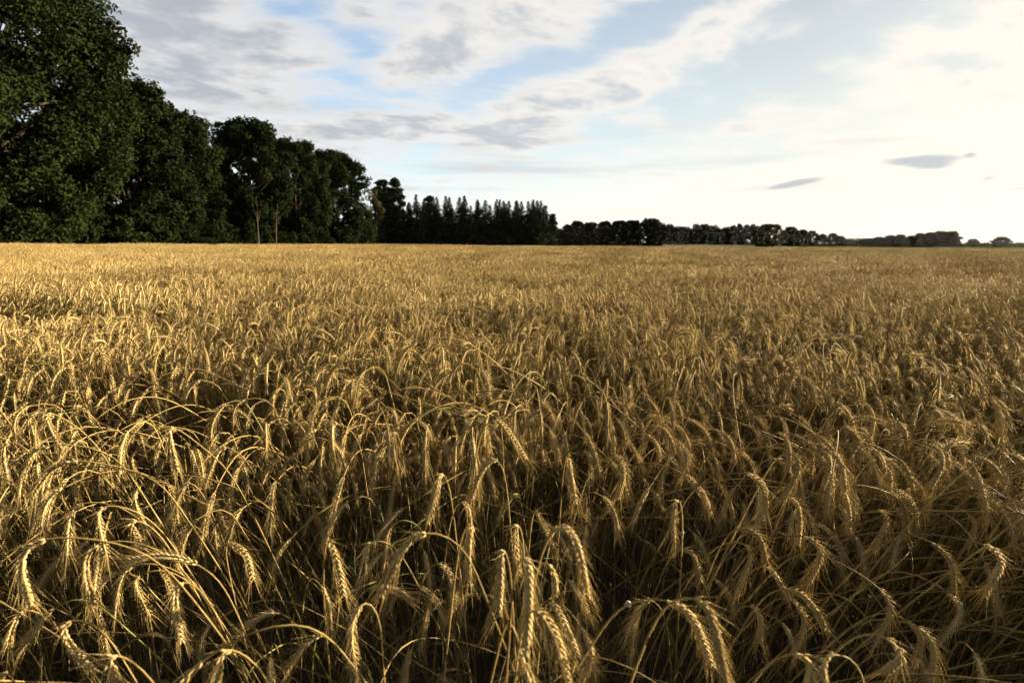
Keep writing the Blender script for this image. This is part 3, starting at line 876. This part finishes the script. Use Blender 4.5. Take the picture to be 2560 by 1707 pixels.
single = set(order[:N_IND].tolist())
for i in single:
    v = variants[iv[i]]
    root = make_individual(v['stem'].copy(), v['ear'].copy(), v['awns'].copy(), v['leaf'].copy() if v['leaf'] else None)
    root.location = (rx[i], ry[i], 0.0)
    root.rotation_euler = (tilt[i, 0], tilt[i, 1], rz[i]); root.scale = (sc[i],) * 3
    rye_objects.append((root, earpos[i], e0[i], e1[i]))
m = keep.copy(); m[list(single)] = False
put(np.stack([rx, ry, H(rx, ry)], -1)[m], rz[m], tilt[m], sc[m], iv[m])

# far: squares of crop
def in_field(x, y):
    left = -37.0 + 1.2 * np.sin(y * 0.11)
    back = np.where(x < 10, 190.0, np.where(x < 60, 190 + (x - 10) / 50 * 150, 340.0))
    return (x > left) & (y < back)
def grid(step, r0, r1, amax):
    a = np.arange(-r1, r1 + step, step); A, B = np.meshgrid(a, np.arange(-step, r1 + step, step))
    A, B = A.ravel(), B.ravel(); rr = np.hypot(A, B); an = np.abs(np.arctan2(A, B))
    k = (rr > r0) & (rr <= r1) & (an < amax) & in_field(A, B)
    return A[k], B[k]
for step, r0, r1, amax, base, cnt in ((1.0, 2.75, 6.0, 1.35, NV, NB1), (1.2, 6.0, 15.0, 1.15, NV + NB1, NB2), (1.2, 15.0, 75.0, 1.02, NV + NB, NC), (3.0, 75.0, 480.0, 0.95, NV + NB + NC, ND)):
    x, y = grid(step, r0, r1, amax); n = len(x)
    x = x + rng.uniform(-0.12, 0.12, n) * step; y = y + rng.uniform(-0.12, 0.12, n) * step
    if base < NV + NB: rot = lean_angle(x, y, rng, 0.25)
    else: rot = rng.choice([0, 0, 0, math.pi], n) + rng.normal(0, 0.25, n)
    hz = (0.04 * np.sin(x * 0.21 + 2 * np.sin(y * 0.07)) + 0.03 * np.sin(x * 0.63 + 1.0 + y * 0.4)) * S((np.hypot(x, y) - 4) / 10) + rng.normal(0, 0.018, n)
    put(np.stack([x, y, H(x, y) + hz - 0.02], -1), rot, np.zeros((n, 2)), rng.normal(1.0, 0.03, n), base + rng.integers(0, cnt, n))

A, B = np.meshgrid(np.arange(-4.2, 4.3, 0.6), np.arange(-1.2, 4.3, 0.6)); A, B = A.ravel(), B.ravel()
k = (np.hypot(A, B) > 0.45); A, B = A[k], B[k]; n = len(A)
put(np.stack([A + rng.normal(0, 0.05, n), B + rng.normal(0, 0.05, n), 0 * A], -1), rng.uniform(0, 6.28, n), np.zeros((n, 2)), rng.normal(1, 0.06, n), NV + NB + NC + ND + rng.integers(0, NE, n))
PT, RT, SCL, ID = np.concatenate(pts), np.concatenate(rots), np.concatenate(scls), np.concatenate(ids)
pm = bpy.data.meshes.new("rye_field_points")
pm.vertices.add(len(PT)); pm.vertices.foreach_set('co', PT.astype(np.float32).ravel())
pm.attributes.new("rot", 'FLOAT_VECTOR', 'POINT').data.foreach_set('vector', RT.astype(np.float32).ravel())
pm.attributes.new("scl", 'FLOAT', 'POINT').data.foreach_set('value', SCL.astype(np.float32))
pm.attributes.new("vid", 'INT', 'POINT').data.foreach_set('value', ID.astype(np.int32))
for mt in (M_STEM, M_GRAIN, M_AWN, M_LEAF): pm.materials.append(mt)
field = new_obj("rye_field", pm)
tag(field, "ripe golden rye crop filling the field as far as the trees", "rye", kind='stuff')
gt = bpy.data.node_groups.new("stand_of_rye", 'GeometryNodeTree')
gt.interface.new_socket("Geometry", in_out='INPUT', socket_type='NodeSocketGeometry')
gt.interface.new_socket("Geometry", in_out='OUTPUT', socket_type='NodeSocketGeometry')
gi, go = gt.nodes.new('NodeGroupInput'), gt.nodes.new('NodeGroupOutput')
ci = gt.nodes.new('GeometryNodeCollectionInfo')
ci.inputs['Collection'].default_value = RYE_SRC
ci.inputs['Separate Children'].default_value = True; ci.inputs['Reset Children'].default_value = True
iop = gt.nodes.new('GeometryNodeInstanceOnPoints'); iop.inputs['Pick Instance'].default_value = True
def named(nm, ty):
    q = gt.nodes.new('GeometryNodeInputNamedAttribute'); q.data_type = ty; q.inputs['Name'].default_value = nm
    return q.outputs['Attribute']
e2r = gt.nodes.new('FunctionNodeEulerToRotation')
gt.links.new(named('rot', 'FLOAT_VECTOR'), e2r.inputs[0])
gt.links.new(gi.outputs[0], iop.inputs['Points']); gt.links.new(ci.outputs[0], iop.inputs['Instance'])
gt.links.new(named('vid', 'INT'), iop.inputs['Instance Index'])
gt.links.new(e2r.outputs[0], iop.inputs['Rotation']); gt.links.new(named('scl', 'FLOAT'), iop.inputs['Scale'])
gt.links.new(iop.outputs[0], go.inputs[0])
field.modifiers.new("stand", 'NODES').node_group = gt

# ---- labels of the single stalks: how the ear hangs and where it is in the picture
rows = []
for root, ep, a, b in rye_objects:
    p0, p1, pm_ = project(np.asarray(a)), project(np.asarray(b)), project(np.asarray(ep))
    an = math.degrees(math.atan2(float(p1[0] - p0[0]), float(p1[1] - p0[1])))
    how = ("hanging straight" if abs(an) < 12 else "drooping right" if 12 <= an < 55 else "drooping left" if -55 < an <= -12
           else "held out right" if 55 <= an < 115 else "held out left" if -115 < an <= -55 else "pointing up")
    rows.append((float(pm_[1]), float(pm_[0]), how, root))
ORDW = ["first", "second", "third", "fourth", "fifth", "sixth", "seventh", "eighth", "ninth", "tenth", "eleventh", "twelfth", "thirteenth", "fourteenth", "fifteenth", "sixteenth"]
rows.sort(key=lambda q: -q[0])
for k in range(0, len(rows), 20):
    band = sorted(rows[k:k + 20], key=lambda q: q[1]); m = len(band)
    for j, (_, _, how, root) in enumerate(band):
        pos = ORDW[j] + " from left" if j < (m + 1) // 2 else ORDW[m - 1 - j] + " from right"
        bandw = ORDW[k // 20]
        tag(root, "rye stalk, ear %s, %s in %s band of ears from bottom" % (how, pos, bandw), "rye stalk", "rye stalks standing nearest the camera")

# ------------------------------------------------------------------ trees
def place(px, Y): return (px - CX) / F_PX * Y * math.cos(PITCH) , Y
def height_at(py, Y, px=1280):
    d = pix_dir(px, py); return CAM_Z + Y * d[2] / d[1]

def limb(p0, p1, r0, r1, r, n=8, wob=0.06):
    t = np.linspace(0, 1, n)[:, None]
    d = np.linalg.norm(np.array(p1) - p0)
    P = np.array(p0) * (1 - t) + np.array(p1) * t + np.array([0, 0, 1.0]) * np.sin(t * np.pi) * d * r.uniform(-0.04, 0.10)
    P[1:-1] += r.normal(0, wob * d / n, (n - 2, 3))
    return tube(P, r0 + (r1 - r0) * t[:, 0] ** 0.8, 6)

def leaf_cloud(centres, radii, nleaf, size, r, squash=0.8, sprays=0.25, open_=0.0):
    w = radii ** 2; cnt = np.maximum(20, (w / w.sum() * nleaf)).astype(int)
    Pl, Nl = [], []
    for c, rad, k in zip(centres, radii, cnt):
        d = norm(r.normal(0, 1, (k, 3)))
        # each clump is itself uneven: lobes
        lob = norm(r.normal(0, 1, (9, 3)))
        amp = 0.62 + 0.42 * np.clip((d @ lob.T).max(1), 0.3, 1) ** 3
        q = rad * amp * (0.45 + 0.55 * r.random(k) ** 0.4)
        ks = int(k * sprays)
        if ks > 4:                              # twigs that reach out of the clump
            tw = norm(r.normal(0, 1, (max(3, ks // 14), 3)) + np.array([0, 0, 0.25]))
            pick = r.integers(0, len(tw), ks)
            d[:ks] = norm(tw[pick] + r.normal(0, 0.07, (ks, 3)))
            q[:ks] = rad * (0.7 + 0.55 * r.random(ks))
        p = c + d * q[:, None] * np.array([1, 1, squash])
        Pl.append(p); Nl.append(norm(d * 0.7 + np.array([0, 0, 0.5]) + r.normal(0, 0.6, (k, 3))))
    Pc, Nn = np.concatenate(Pl), np.concatenate(Nl)
    n = len(Pc)
    a = norm(np.cross(Nn, r.normal(0, 1, (n, 3)))); b = np.cross(Nn, a)
    sz = size * (0.6 + 0.7 * r.random((n, 1)))
    V = np.stack([Pc - a * sz * 0.6, Pc + b * sz * 0.34 + Nn * sz * 0.10, Pc + a * sz * 0.6, Pc - b * sz * 0.34 + Nn * sz * 0.10], 1)
    F = (np.arange(n) * 4)[:, None] + np.arange(4)[None]
    mb = MB(); mb.add(V, F)
    return mb

def make_broadleaf(seed, Ht, Rad, base, nblob, nleaf, leaf, mat, bark, prof=(0.12, 0.83), blobr=(0.15, 0.27), lean=(0, 0), trunk_r=None, squash=0.8, sprays=0.14, extra=(), fill=0.35):
    r = np.random.default_rng(seed)
    tr = trunk_r or 0.020 * Ht
    mb = MB()
    fork = base + (Ht - base) * 0.45
    P = np.array([[0, 0, -0.2], [lean[0] * 0.15, lean[1] * 0.15, base * 0.5], [lean[0] * 0.35, lean[1] * 0.35, base], [lean[0] * 0.6, lean[1] * 0.6, fork], [lean[0], lean[1], Ht * 0.9]])
    P[1:4, :2] += r.normal(0, 0.02 * Rad, (3, 2))
    PP = crom(P, 14); tt = np.linspace(0, 1, 14)
    v, f = tube(PP, tr * (1.35 * np.exp(-tt * 12) * 0.5 + 1.0 - 0.9 * tt), 8); mb.add(v, f)
    t = (np.arange(nblob) + r.random(nblob)) / nblob
    prof_r = Rad * np.sin(np.pi * (prof[0] + prof[1] * t)) ** 0.7
    a = np.arange(nblob) * 2.399 + r.normal(0, 0.4, nblob)
    q = prof_r * (fill + (0.97 - fill) * np.sqrt(r.random(nblob)))
    rad = Rad * r.uniform(blobr[0], blobr[1], nblob)
    z = base + (Ht - base) * t
    z = np.minimum(z, Ht - rad * squash * 0.9)
    cen = np.stack([np.cos(a) * q + lean[0] * z / Ht, np.sin(a) * q + lean[1] * z / Ht, z], -1)
    if len(extra):
        ex = np.array(extra); cen = np.concatenate([cen, ex[:, :3]]); rad = np.concatenate([rad, ex[:, 3]])
    for i in list(range(0, nblob, 2)) + list(range(nblob, len(cen))):
        zt = cen[i, 2] * r.uniform(0.5, 0.8); k = np.argmin(np.abs(PP[:, 2] - max(zt, base * 0.7)))
        v, f = limb(PP[k], cen[i], tr * 0.34, tr * 0.07, r); mb.add(v, f)
    cr = leaf_cloud(cen, rad, nleaf, leaf, r, squash, sprays)
    return mb.mesh("trunk", [bark]), cr.mesh("crown", [mat], False)

def make_spruce(seed, Ht, Rad, mat, bark):
    r = np.random.default_rng(seed)
    mb = MB(); v, f = tube(np.array([[0, 0, -0.2], [0, 0, Ht * 0.5], [0, 0, Ht * 0.97]]), [Ht * 0.013, Ht * 0.008, 0.02], 7); mb.add(v, f)
    Pc, A, Bv, Ls, Ws = [], [], [], [], []
    z = 0.6
    while z < Ht * 0.985:
        f = 1 - z / Ht
        br = Rad * (f ** 0.88) * (0.72 + 0.28 * min(1, z / (0.10 * Ht) + 0.4)) + 0.10
        nb = int(7 + 5 * f)
        for j in range(nb):
            a = r.uniform(0, 2 * math.pi); L = br * r.uniform(0.68, 1.18)
            droop = 0.22 + 0.35 * f
            n = max(6, int(L * 14))
            s = r.random(n) ** 0.75
            h = np.array([math.cos(a), math.sin(a), 0.0])
            p = np.array([0, 0, z]) + h * (L * s)[:, None] + np.array([0, 0, 1.0]) * (-droop * L * s + 0.30 * L * s ** 2.5)[:, None] + r.normal(0, 0.05 + 0.03 * L, (n, 3))
            sidev = np.array([-h[1], h[0], 0])
            d = norm(h * 0.75 + sidev * r.choice([-1, 1], n)[:, None] * r.uniform(0.2, 0.9, n)[:, None] + np.array([0, 0, -0.35]) + r.normal(0, 0.15, (n, 3)))
            Pc.append(p); A.append(d); Bv.append(norm(np.cross(d, r.normal(0, 1, (n, 3)))))
            Ls.append(r.uniform(0.35, 0.75, n) * (0.3 + 0.9 * f)); Ws.append(r.uniform(0.12, 0.26, n) * (0.35 + 0.8 * f))
        z += (0.22 + 0.38 * f) * r.uniform(0.8, 1.2) * Ht / 20
    Pc, A, Bv, Ls, Ws = (np.concatenate(q) for q in (Pc, A, Bv, Ls, Ws))
    Ls, Ws = Ls[:, None], Ws[:, None]
    V = np.stack([Pc - A * Ls * 0.4, Pc + Bv * Ws, Pc + A * Ls, Pc - Bv * Ws], 1)
    F = (np.arange(len(Pc)) * 4)[:, None] + np.arange(4)[None]
    # leader shoot
    c = MB(); c.add(V, F); v, f = tube(np.array([[0, 0, Ht * 0.93], [0, 0, Ht * 0.97], [0, 0, Ht]]), [0.10, 0.07, 0.01], 5); c.add(v, f)
    return mb.mesh("trunk", [bark]), c.mesh("crown", [mat], False)

def make_pine(seed, Ht, Rad, mat, bark, nblob=14):
    r = np.random.default_rng(seed); mb = MB()
    PP = crom([[0, 0, -0.2], [0.2, 0, Ht * 0.4], [-0.1, 0.1, Ht * 0.7], [0.1, 0, Ht * 0.97]], 12)
    v, f = tube(PP, np.linspace(Ht * 0.016, 0.06, 12), 7); mb.add(v, f)
    t = np.sort(r.uniform(0.12, 1.0, nblob)); a = np.arange(nblob) * 2.4
    q = Rad * np.where(t > 0.75, (1.15 - t) * 1.9, 0.8) * r.uniform(0.4, 1.2, nblob)
    cen = np.stack([np.cos(a) * q, np.sin(a) * q, t * Ht - 0.3], -1)
    for i in range(nblob):
        k = np.argmin(np.abs(PP[:, 2] - cen[i, 2] * 0.94)); v, f = limb(PP[k], cen[i], 0.11, 0.03, r); mb.add(v, f)
    cr = leaf_cloud(cen, Rad * r.uniform(0.34, 0.50, nblob), nblob * 420, 0.55, r, 0.6, 0.35)
    return mb.mesh("trunk", [bark]), cr.mesh("crown", [mat], False)

def add_tree(name, meshes, x, y, label, group=None, rz=0.0, sc=(1, 1, 1), tilt=(0, 0), cat="tree"):
    root = bpy.data.objects.new(name, None); COL.objects.link(root)
    root.location = (x, y, float(H(x, y)) - 0.05); root.rotation_euler = (tilt[0], tilt[1], rz); root.scale = sc
    new_obj("trunk", meshes[0], root); new_obj("crown", meshes[1], root)
    return tag(root, label, cat, group)

# oaks along the left edge: the nearest is built on its own, the others share four shapes
oak_big = make_broadleaf(3, 27.0, 10.5, 2.0, 210, 185000, 0.28, M_OAK, M_BARK, prof=(0.10, 0.80), blobr=(0.13, 0.23), fill=0.5,
                         extra=[(12.3, 0, 16.9, 1.0), (11.3, -0.5, 16.2, 1.2), (10.4, 0.5, 18.6, 1.4), (9.8, 0, 17.2, 1.7), (10.2, -1.5, 20.3, 1.3), (6.0, -7, 10.6, 2.2), (4.5, -8, 9.5, 2.2), (6.5, -6.5, 12.5, 2.2), (5, -8, 12, 2.1), (2.5, -8.5, 11, 2.3), (3.5, -8, 14, 2.3)])
oaks = [make_broadleaf(20 + i, 21.0, 8.2, b, 110, 60000, 0.40, M_OAK, M_BARK, prof=(0.10, 0.82), blobr=(0.15, 0.27)) for i, b in enumerate((1.2, 3.6, 1.6, 1.0))]
EDGE = "broadleaved trees along the left edge of the field"
add_tree("oak_tree", oak_big, -43.4, 49, "towering dark oak filling the upper left corner of the picture", EDGE, 0.0)
def edge_tree(px, Y, top, mesh, label, rz, wide=1.0, name="oak_tree", group=EDGE):
    x, y = place(px, Y); h = height_at(top, Y, px) - float(H(x, y))
    k = h / 21.0
    return add_tree(name, mesh, x, y, label, group, rz, (k * wide, k * wide, k))
edge_tree(328, 70, 200, oaks[0], "broad dark oak with sky holes beside the towering corner oak", 0.8, 1.05)
edge_tree(455, 82, 282, oaks[3], "dark oak sloping down between the broad oak and the round-topped tree", 2.1, 0.9)
edge_tree(635, 95, 300, oaks[1], "round-topped oak with two bare sunlit trunks below its crown", 4.0, 0.84)
edge_tree(745, 108, 350, oaks[2], "oak just right of the round-topped oak, crown slightly lower", 5.2, 0.82)
edge_tree(835, 122, 378, oaks[0], "rightmost oak of the left edge, its crown hanging low", 3.3, 0.98)
# second row in the wood behind the edge
for i, (px, Y, top, k, lab) in enumerate(((60, 74, 300, 1, "shaded oak deep in the wood behind the corner oak"),
        (215, 92, 400, 2, "shaded oak in the gap behind the two largest oaks"), (420, 104, 430, 3, "shaded oak in the wood behind the broad oak"),
        (585, 118, 450, 0, "shaded oak behind the round-topped oak on its left"), (690, 128, 440, 2, "shaded oak behind the round-topped oak on its right"),
        (905, 165, 520, 3, "low oak in the gap before the spruce plantation"))):
    edge_tree(px, Y, top, oaks[k], lab, i * 1.3, 0.95)
# two slim trunks lit by the sun under the round-topped oak
def slim(px, Y, h, label, lean, seed):
    x, y = place(px, Y)
    m = make_broadleaf(seed, h, 2.0, h * 0.72, 8, 1500, 0.3, M_OAK, M_PINEBARK, trunk_r=0.11, lean=lean)
    add_tree("young_tree", m, x, y, label, None, 0.0)
slim(646, 86, 9.0, "slim sunlit bare trunk under the round-topped oak, left one", (0.1, 0), 61)
slim(688, 86, 9.0, "slim leaning sunlit trunk under the round-topped oak, right one", (1.4, 0), 62)
# bushes that close the foot of the wood
bush = [make_broadleaf(70 + i, 4.2, 3.2, 0.3, 26, 5200, 0.30, M_OAK, M_BARK, prof=(0.25, 0.6), blobr=(0.2, 0.36), trunk_r=0.08) for i in range(3)]
for i, (px, Y) in enumerate(((20, 55), (150, 58), (270, 62), (370, 68), (455, 74), (540, 82), (600, 92), (665, 98), (735, 100), (800, 108), (860, 118), (915, 140))):
    x, y = place(px, Y)
    add_tree("understory_bush", bush[i % 3], x - 1.0, y, "dark bush at the foot of the left wood, %s from the left" % (
        ["leftmost", "second", "third", "fourth", "fifth", "sixth", "seventh", "eighth", "ninth", "tenth", "eleventh", "twelfth"][i] if i else "first"),
        "bushes at the foot of the wood", i * 1.7, (1.1, 1.1, 0.8 + 0.12 * (i % 4)), cat="bush")

# birch, pine and the spruce plantation
birch = make_broadleaf(90, 21.0, 4.6, 4.0, 34, 7000, 0.34, M_BIRCH, M_BARK, blobr=(0.16, 0.30), squash=1.0)
x, y = place(928, 182); add_tree("birch_tree", birch, x, y, "yellowing birch between the last oak and the tall pine", None, 0.5, ((height_at(474, 182, 928)) / 21.0,) * 3)
pines = [make_pine(95, 24.0, 3.4, M_SPRUCE, M_PINEBARK, 64), make_pine(96, 24.0, 3.1, M_SPRUCE, M_PINEBARK, 56)]
for (px, top, Y, k, lab) in ((958, 446, 196, 0, "tall ragged pine, left of the twin tops above the spruces"), (990, 448, 198, 1, "tall ragged pine, right of the twin tops above the spruces"),
                             (1072, 491, 205, 1, "thin loose pine top among the spruces"), (1378, 533, 205, 0, "low pine at the right end of the spruce row")):
    x, y = place(px, Y); h = height_at(top, Y, px) - float(H(x, y)); add_tree("pine_tree", pines[k], x, y, lab, "pines among the spruces", px * 0.1, (h / 24.0,) * 3)
spruces = [make_spruce(100 + i, 20.0, rd, M_SPRUCE, M_BARK) for i, rd in enumerate((3.1, 2.6, 3.5, 2.9))]
SP = [(952, 505), (972, 495), (1003, 500), (1022, 505), (1041, 484), (1060, 505), (1083, 493), (1092, 490), (1114, 488), (1123, 491), (1148, 491), (1160, 487),
      (1176, 512), (1192, 497), (1212, 498), (1240, 496), (1248, 497), (1257, 500), (1270, 500), (1288, 500), (1301, 502), (1318, 501), (1330, 497), (1340, 499), (1349, 500), (1362, 511)]
ORD = ["first", "second", "third", "fourth", "fifth", "sixth", "seventh", "eighth", "ninth", "tenth", "eleventh", "twelfth", "thirteenth"]
for i, (px, top) in enumerate(SP):
    Y = 192 + (i * 7 % 11) * 0.9; x, y = place(px, Y); h = height_at(top, Y, px) - float(H(x, y)); k = h / 20.0
    lab = "dark pointed spruce, %s from the %s end of the plantation row" % ((ORD[i], "left") if i < 13 else (ORD[len(SP) - 1 - i], "right"))
    add_tree("spruce_tree", spruces[i % 4], x, y, lab, "spruces in the plantation row", i * 1.1, (k * (1.62 + 0.2 * math.sin(i * 2.3)), k * 1.6, k))

for i in range(13):
    px = 958 + i * 33.5 + 7 * math.sin(i * 3.1); Y = 208 + (i * 5 % 7); x, y = place(px, Y); top = 505 + 6 * math.sin(i * 1.7); h = height_at(top, Y, px) - float(H(x, y)); k = h / 20.0
    add_tree("spruce_tree", spruces[(i * 3 + 1) % 4], x, y, "half hidden spruce, %s from the left in the second row behind the plantation front" % ORD[i], "spruces in the second row", i * 0.7, (k * 1.7, k * 1.7, k))

# woods and single trees on the far side
far = [make_broadleaf(120 + i, 16.0, 6.5, b, 80, 17000, 0.80, M_OAK, M_BARK, prof=(0.24, 0.74), blobr=(0.15, 0.30), fill=0.1) for i, b in enumerate((0.3, 0.6, 0.2))]
farl = [make_broadleaf(130 + i, 16.0, 6.0, 0.2, 70, 12000, 0.75, M_FIELDTREE, M_BARK, prof=(0.22, 0.76), blobr=(0.14, 0.28), fill=0.1) for i in range(2)]
def far_tree(px, top, Y, mesh, label, width=None, rz=0.0, group=None, name="oak_tree", tilt=(0, 0)):
    x, y = place(px, Y); h = height_at(top, Y, px) - float(H(x, y)); k = h / 16.0
    kw = (width / 2 / F_PX * Y) / 6.5 if width else k
    add_tree(name, mesh, x, y, label, group, rz, (kw, kw, k), tilt)
GA = "trees of the wood right of the spruces"
for i, (px, top, w) in enumerate(((1398, 572, 40), (1418, 562, 52), (1442, 553, 60), (1476, 556, 62), (1510, 554, 62), (1545, 552, 66), (1576, 551, 74), (1622, 547, 96))):
    far_tree(px, top, 318 + (i % 3) * 6, far[i % 3], "dark round tree, %s in the wood right of the spruces" % (
        ["leftmost", "second from the left", "third from the left", "fourth from the left", "fourth from the right", "third from the right", "second from the right", "large rounded rightmost one"][i]), w, i * 0.9, GA)
# long level wood farther back: one mass
mb = MB(); r = np.random.default_rng(77)
cen, rad = [], []
for px in np.arange(1650, 1920, 4.5):
    Y = 505 + r.uniform(-8, 12); x, y = place(px, Y); top = height_at(563 + 4 * math.sin(px * 0.06) + r.uniform(-2, 3), Y, px)
    for q in range(5):
        rr = r.uniform(1.8, 3.2); cen.append((x + r.normal(0, 1.2), y + r.normal(0, 1.5), float(H(x, y)) + (top - float(H(x, y)) - rr) * (q + 0.3 + 0.6 * r.random()) / 4.8 + 0.6)); rad.append(rr)
wood = leaf_cloud(np.array(cen), np.array(rad), 60000, 1.1, r, 0.9, 0.12)
tag(new_obj("distant_wood", wood.mesh("distant_wood", [M_OAK], False)), "long level dark wood behind the single leaning tree", "wood", kind='stuff')
field_tree = make_broadleaf(140, 16.0, 6.4, 0.4, 50, 11000, 0.65, M_FIELDTREE, M_BARK, prof=(0.22, 0.66), blobr=(0.16, 0.30), lean=(2.6, 0))
far_tree(1912, 560, 300, field_tree, "single leaning tree standing in the rye before the long wood", 74, 0.0)
for (px, top, w, Y, k, lab) in ((1972, 567, 46, 420, 0, "full dark tree just right of the single leaning tree"), (2002, 574, 34, 424, 1, "narrow dark tree, second right of the single leaning tree"),
        (2026, 577, 36, 430, 1, "loose tree with ragged top, third right of the leaning tree"), (2052, 585, 32, 440, 0, "low wind-blown tree, fourth right of the leaning tree"),
        (2078, 583, 36, 436, 0, "rounded tree near the right end of the ragged group"), (2098, 590, 30, 438, 1, "lowest tree at the right end of the ragged group"),
        (2166, 596, 36, 450, 1, "pale low bushy tree left of the large dark clump"), (2194, 592, 36, 452, 0, "pale bushy tree touching the left of the large dark clump"),
        (2222, 588, 34, 440, 2, "dark tree, first from the left in the large right clump"), (2246, 586, 34, 442, 0, "dark tree, second from the left in the large right clump"),
        (2274, 589, 32, 432, 1, "dark tree, third from the left in the large right clump"), (2296, 583, 36, 430, 2, "dark tree, fourth from the left in the large right clump"),
        (2320, 581, 36, 434, 0, "dark tree, third from the right in the large right clump"), (2346, 578, 40, 428, 1, "dark tree, second from the right in the large right clump"),
        (2374, 578, 44, 430, 2, "tall dark tree at the right end of the large clump"),
        (2429, 597, 32, 500, 0, "small round tree standing alone right of the large clump"), (2500, 592, 44, 500, 1, "round tree with sky gaps near the right edge of the picture")):
    far_tree(px, top, Y, (far[k] if "dark" in lab else farl[k % 2]), lab, w * 1.1, px * 0.37, "trees far off on the right")
mb = MB(); cen, rad = [], []
for px in np.arange(2090, 2640, 5.0):
    Y = 640 + r.uniform(-10, 15); x, y = place(px, Y); t = 594 if px < 2180 else (600 if px < 2400 else 605)
    top = height_at(t + r.uniform(-1.5, 2.5), Y, px)
    for q in range(3):
        rr = r.uniform(1.8, 3.4); cen.append((x, y, float(H(x, y)) + max(0.5, (top - float(H(x, y)) - rr)) * (q + 0.6) / 2.8)); rad.append(rr)
hedge = leaf_cloud(np.array(cen), np.array(rad), 30000, 1.3, r, 0.9, 0.1)
tag(new_obj("distant_hedge", hedge.mesh("distant_hedge", [M_FIELDTREE], False)), "low hazy line of trees on the far right horizon", "wood", kind='stuff')

# ------------------------------------------------------------------ haze
hb = MB()
x0, x1, y0, y1, z0, z1 = -3100, 3100, -3100, 3100, -1.0, 36.0
V=np.array([(x,y,z) for z in (z0,z1) for y in (y0,y1) for x in (x0,x1)])
hb.add(V,np.array([[0,2,3,1],[4,5,7,6],[0,1,5,4],[2,6,7,3],[0,4,6,2],[1,3,7,5]]))
m,nt=new_mat("haze")
out=nt.nodes.new('ShaderNodeOutputMaterial'); pv=nt.nodes.new('ShaderNodeVolumePrincipled')
pv.inputs['Color'].default_value=(0.95,0.93,0.9,1); pv.inputs['Density'].default_value=0.000007; pv.inputs['Anisotropy'].default_value=0.55
nt.links.new(pv.outputs[0],out.inputs['Volume'])
o=tag(new_obj("haze",hb.mesh("haze",[m])),"thin warm evening haze over the whole field","haze",kind="stuff")
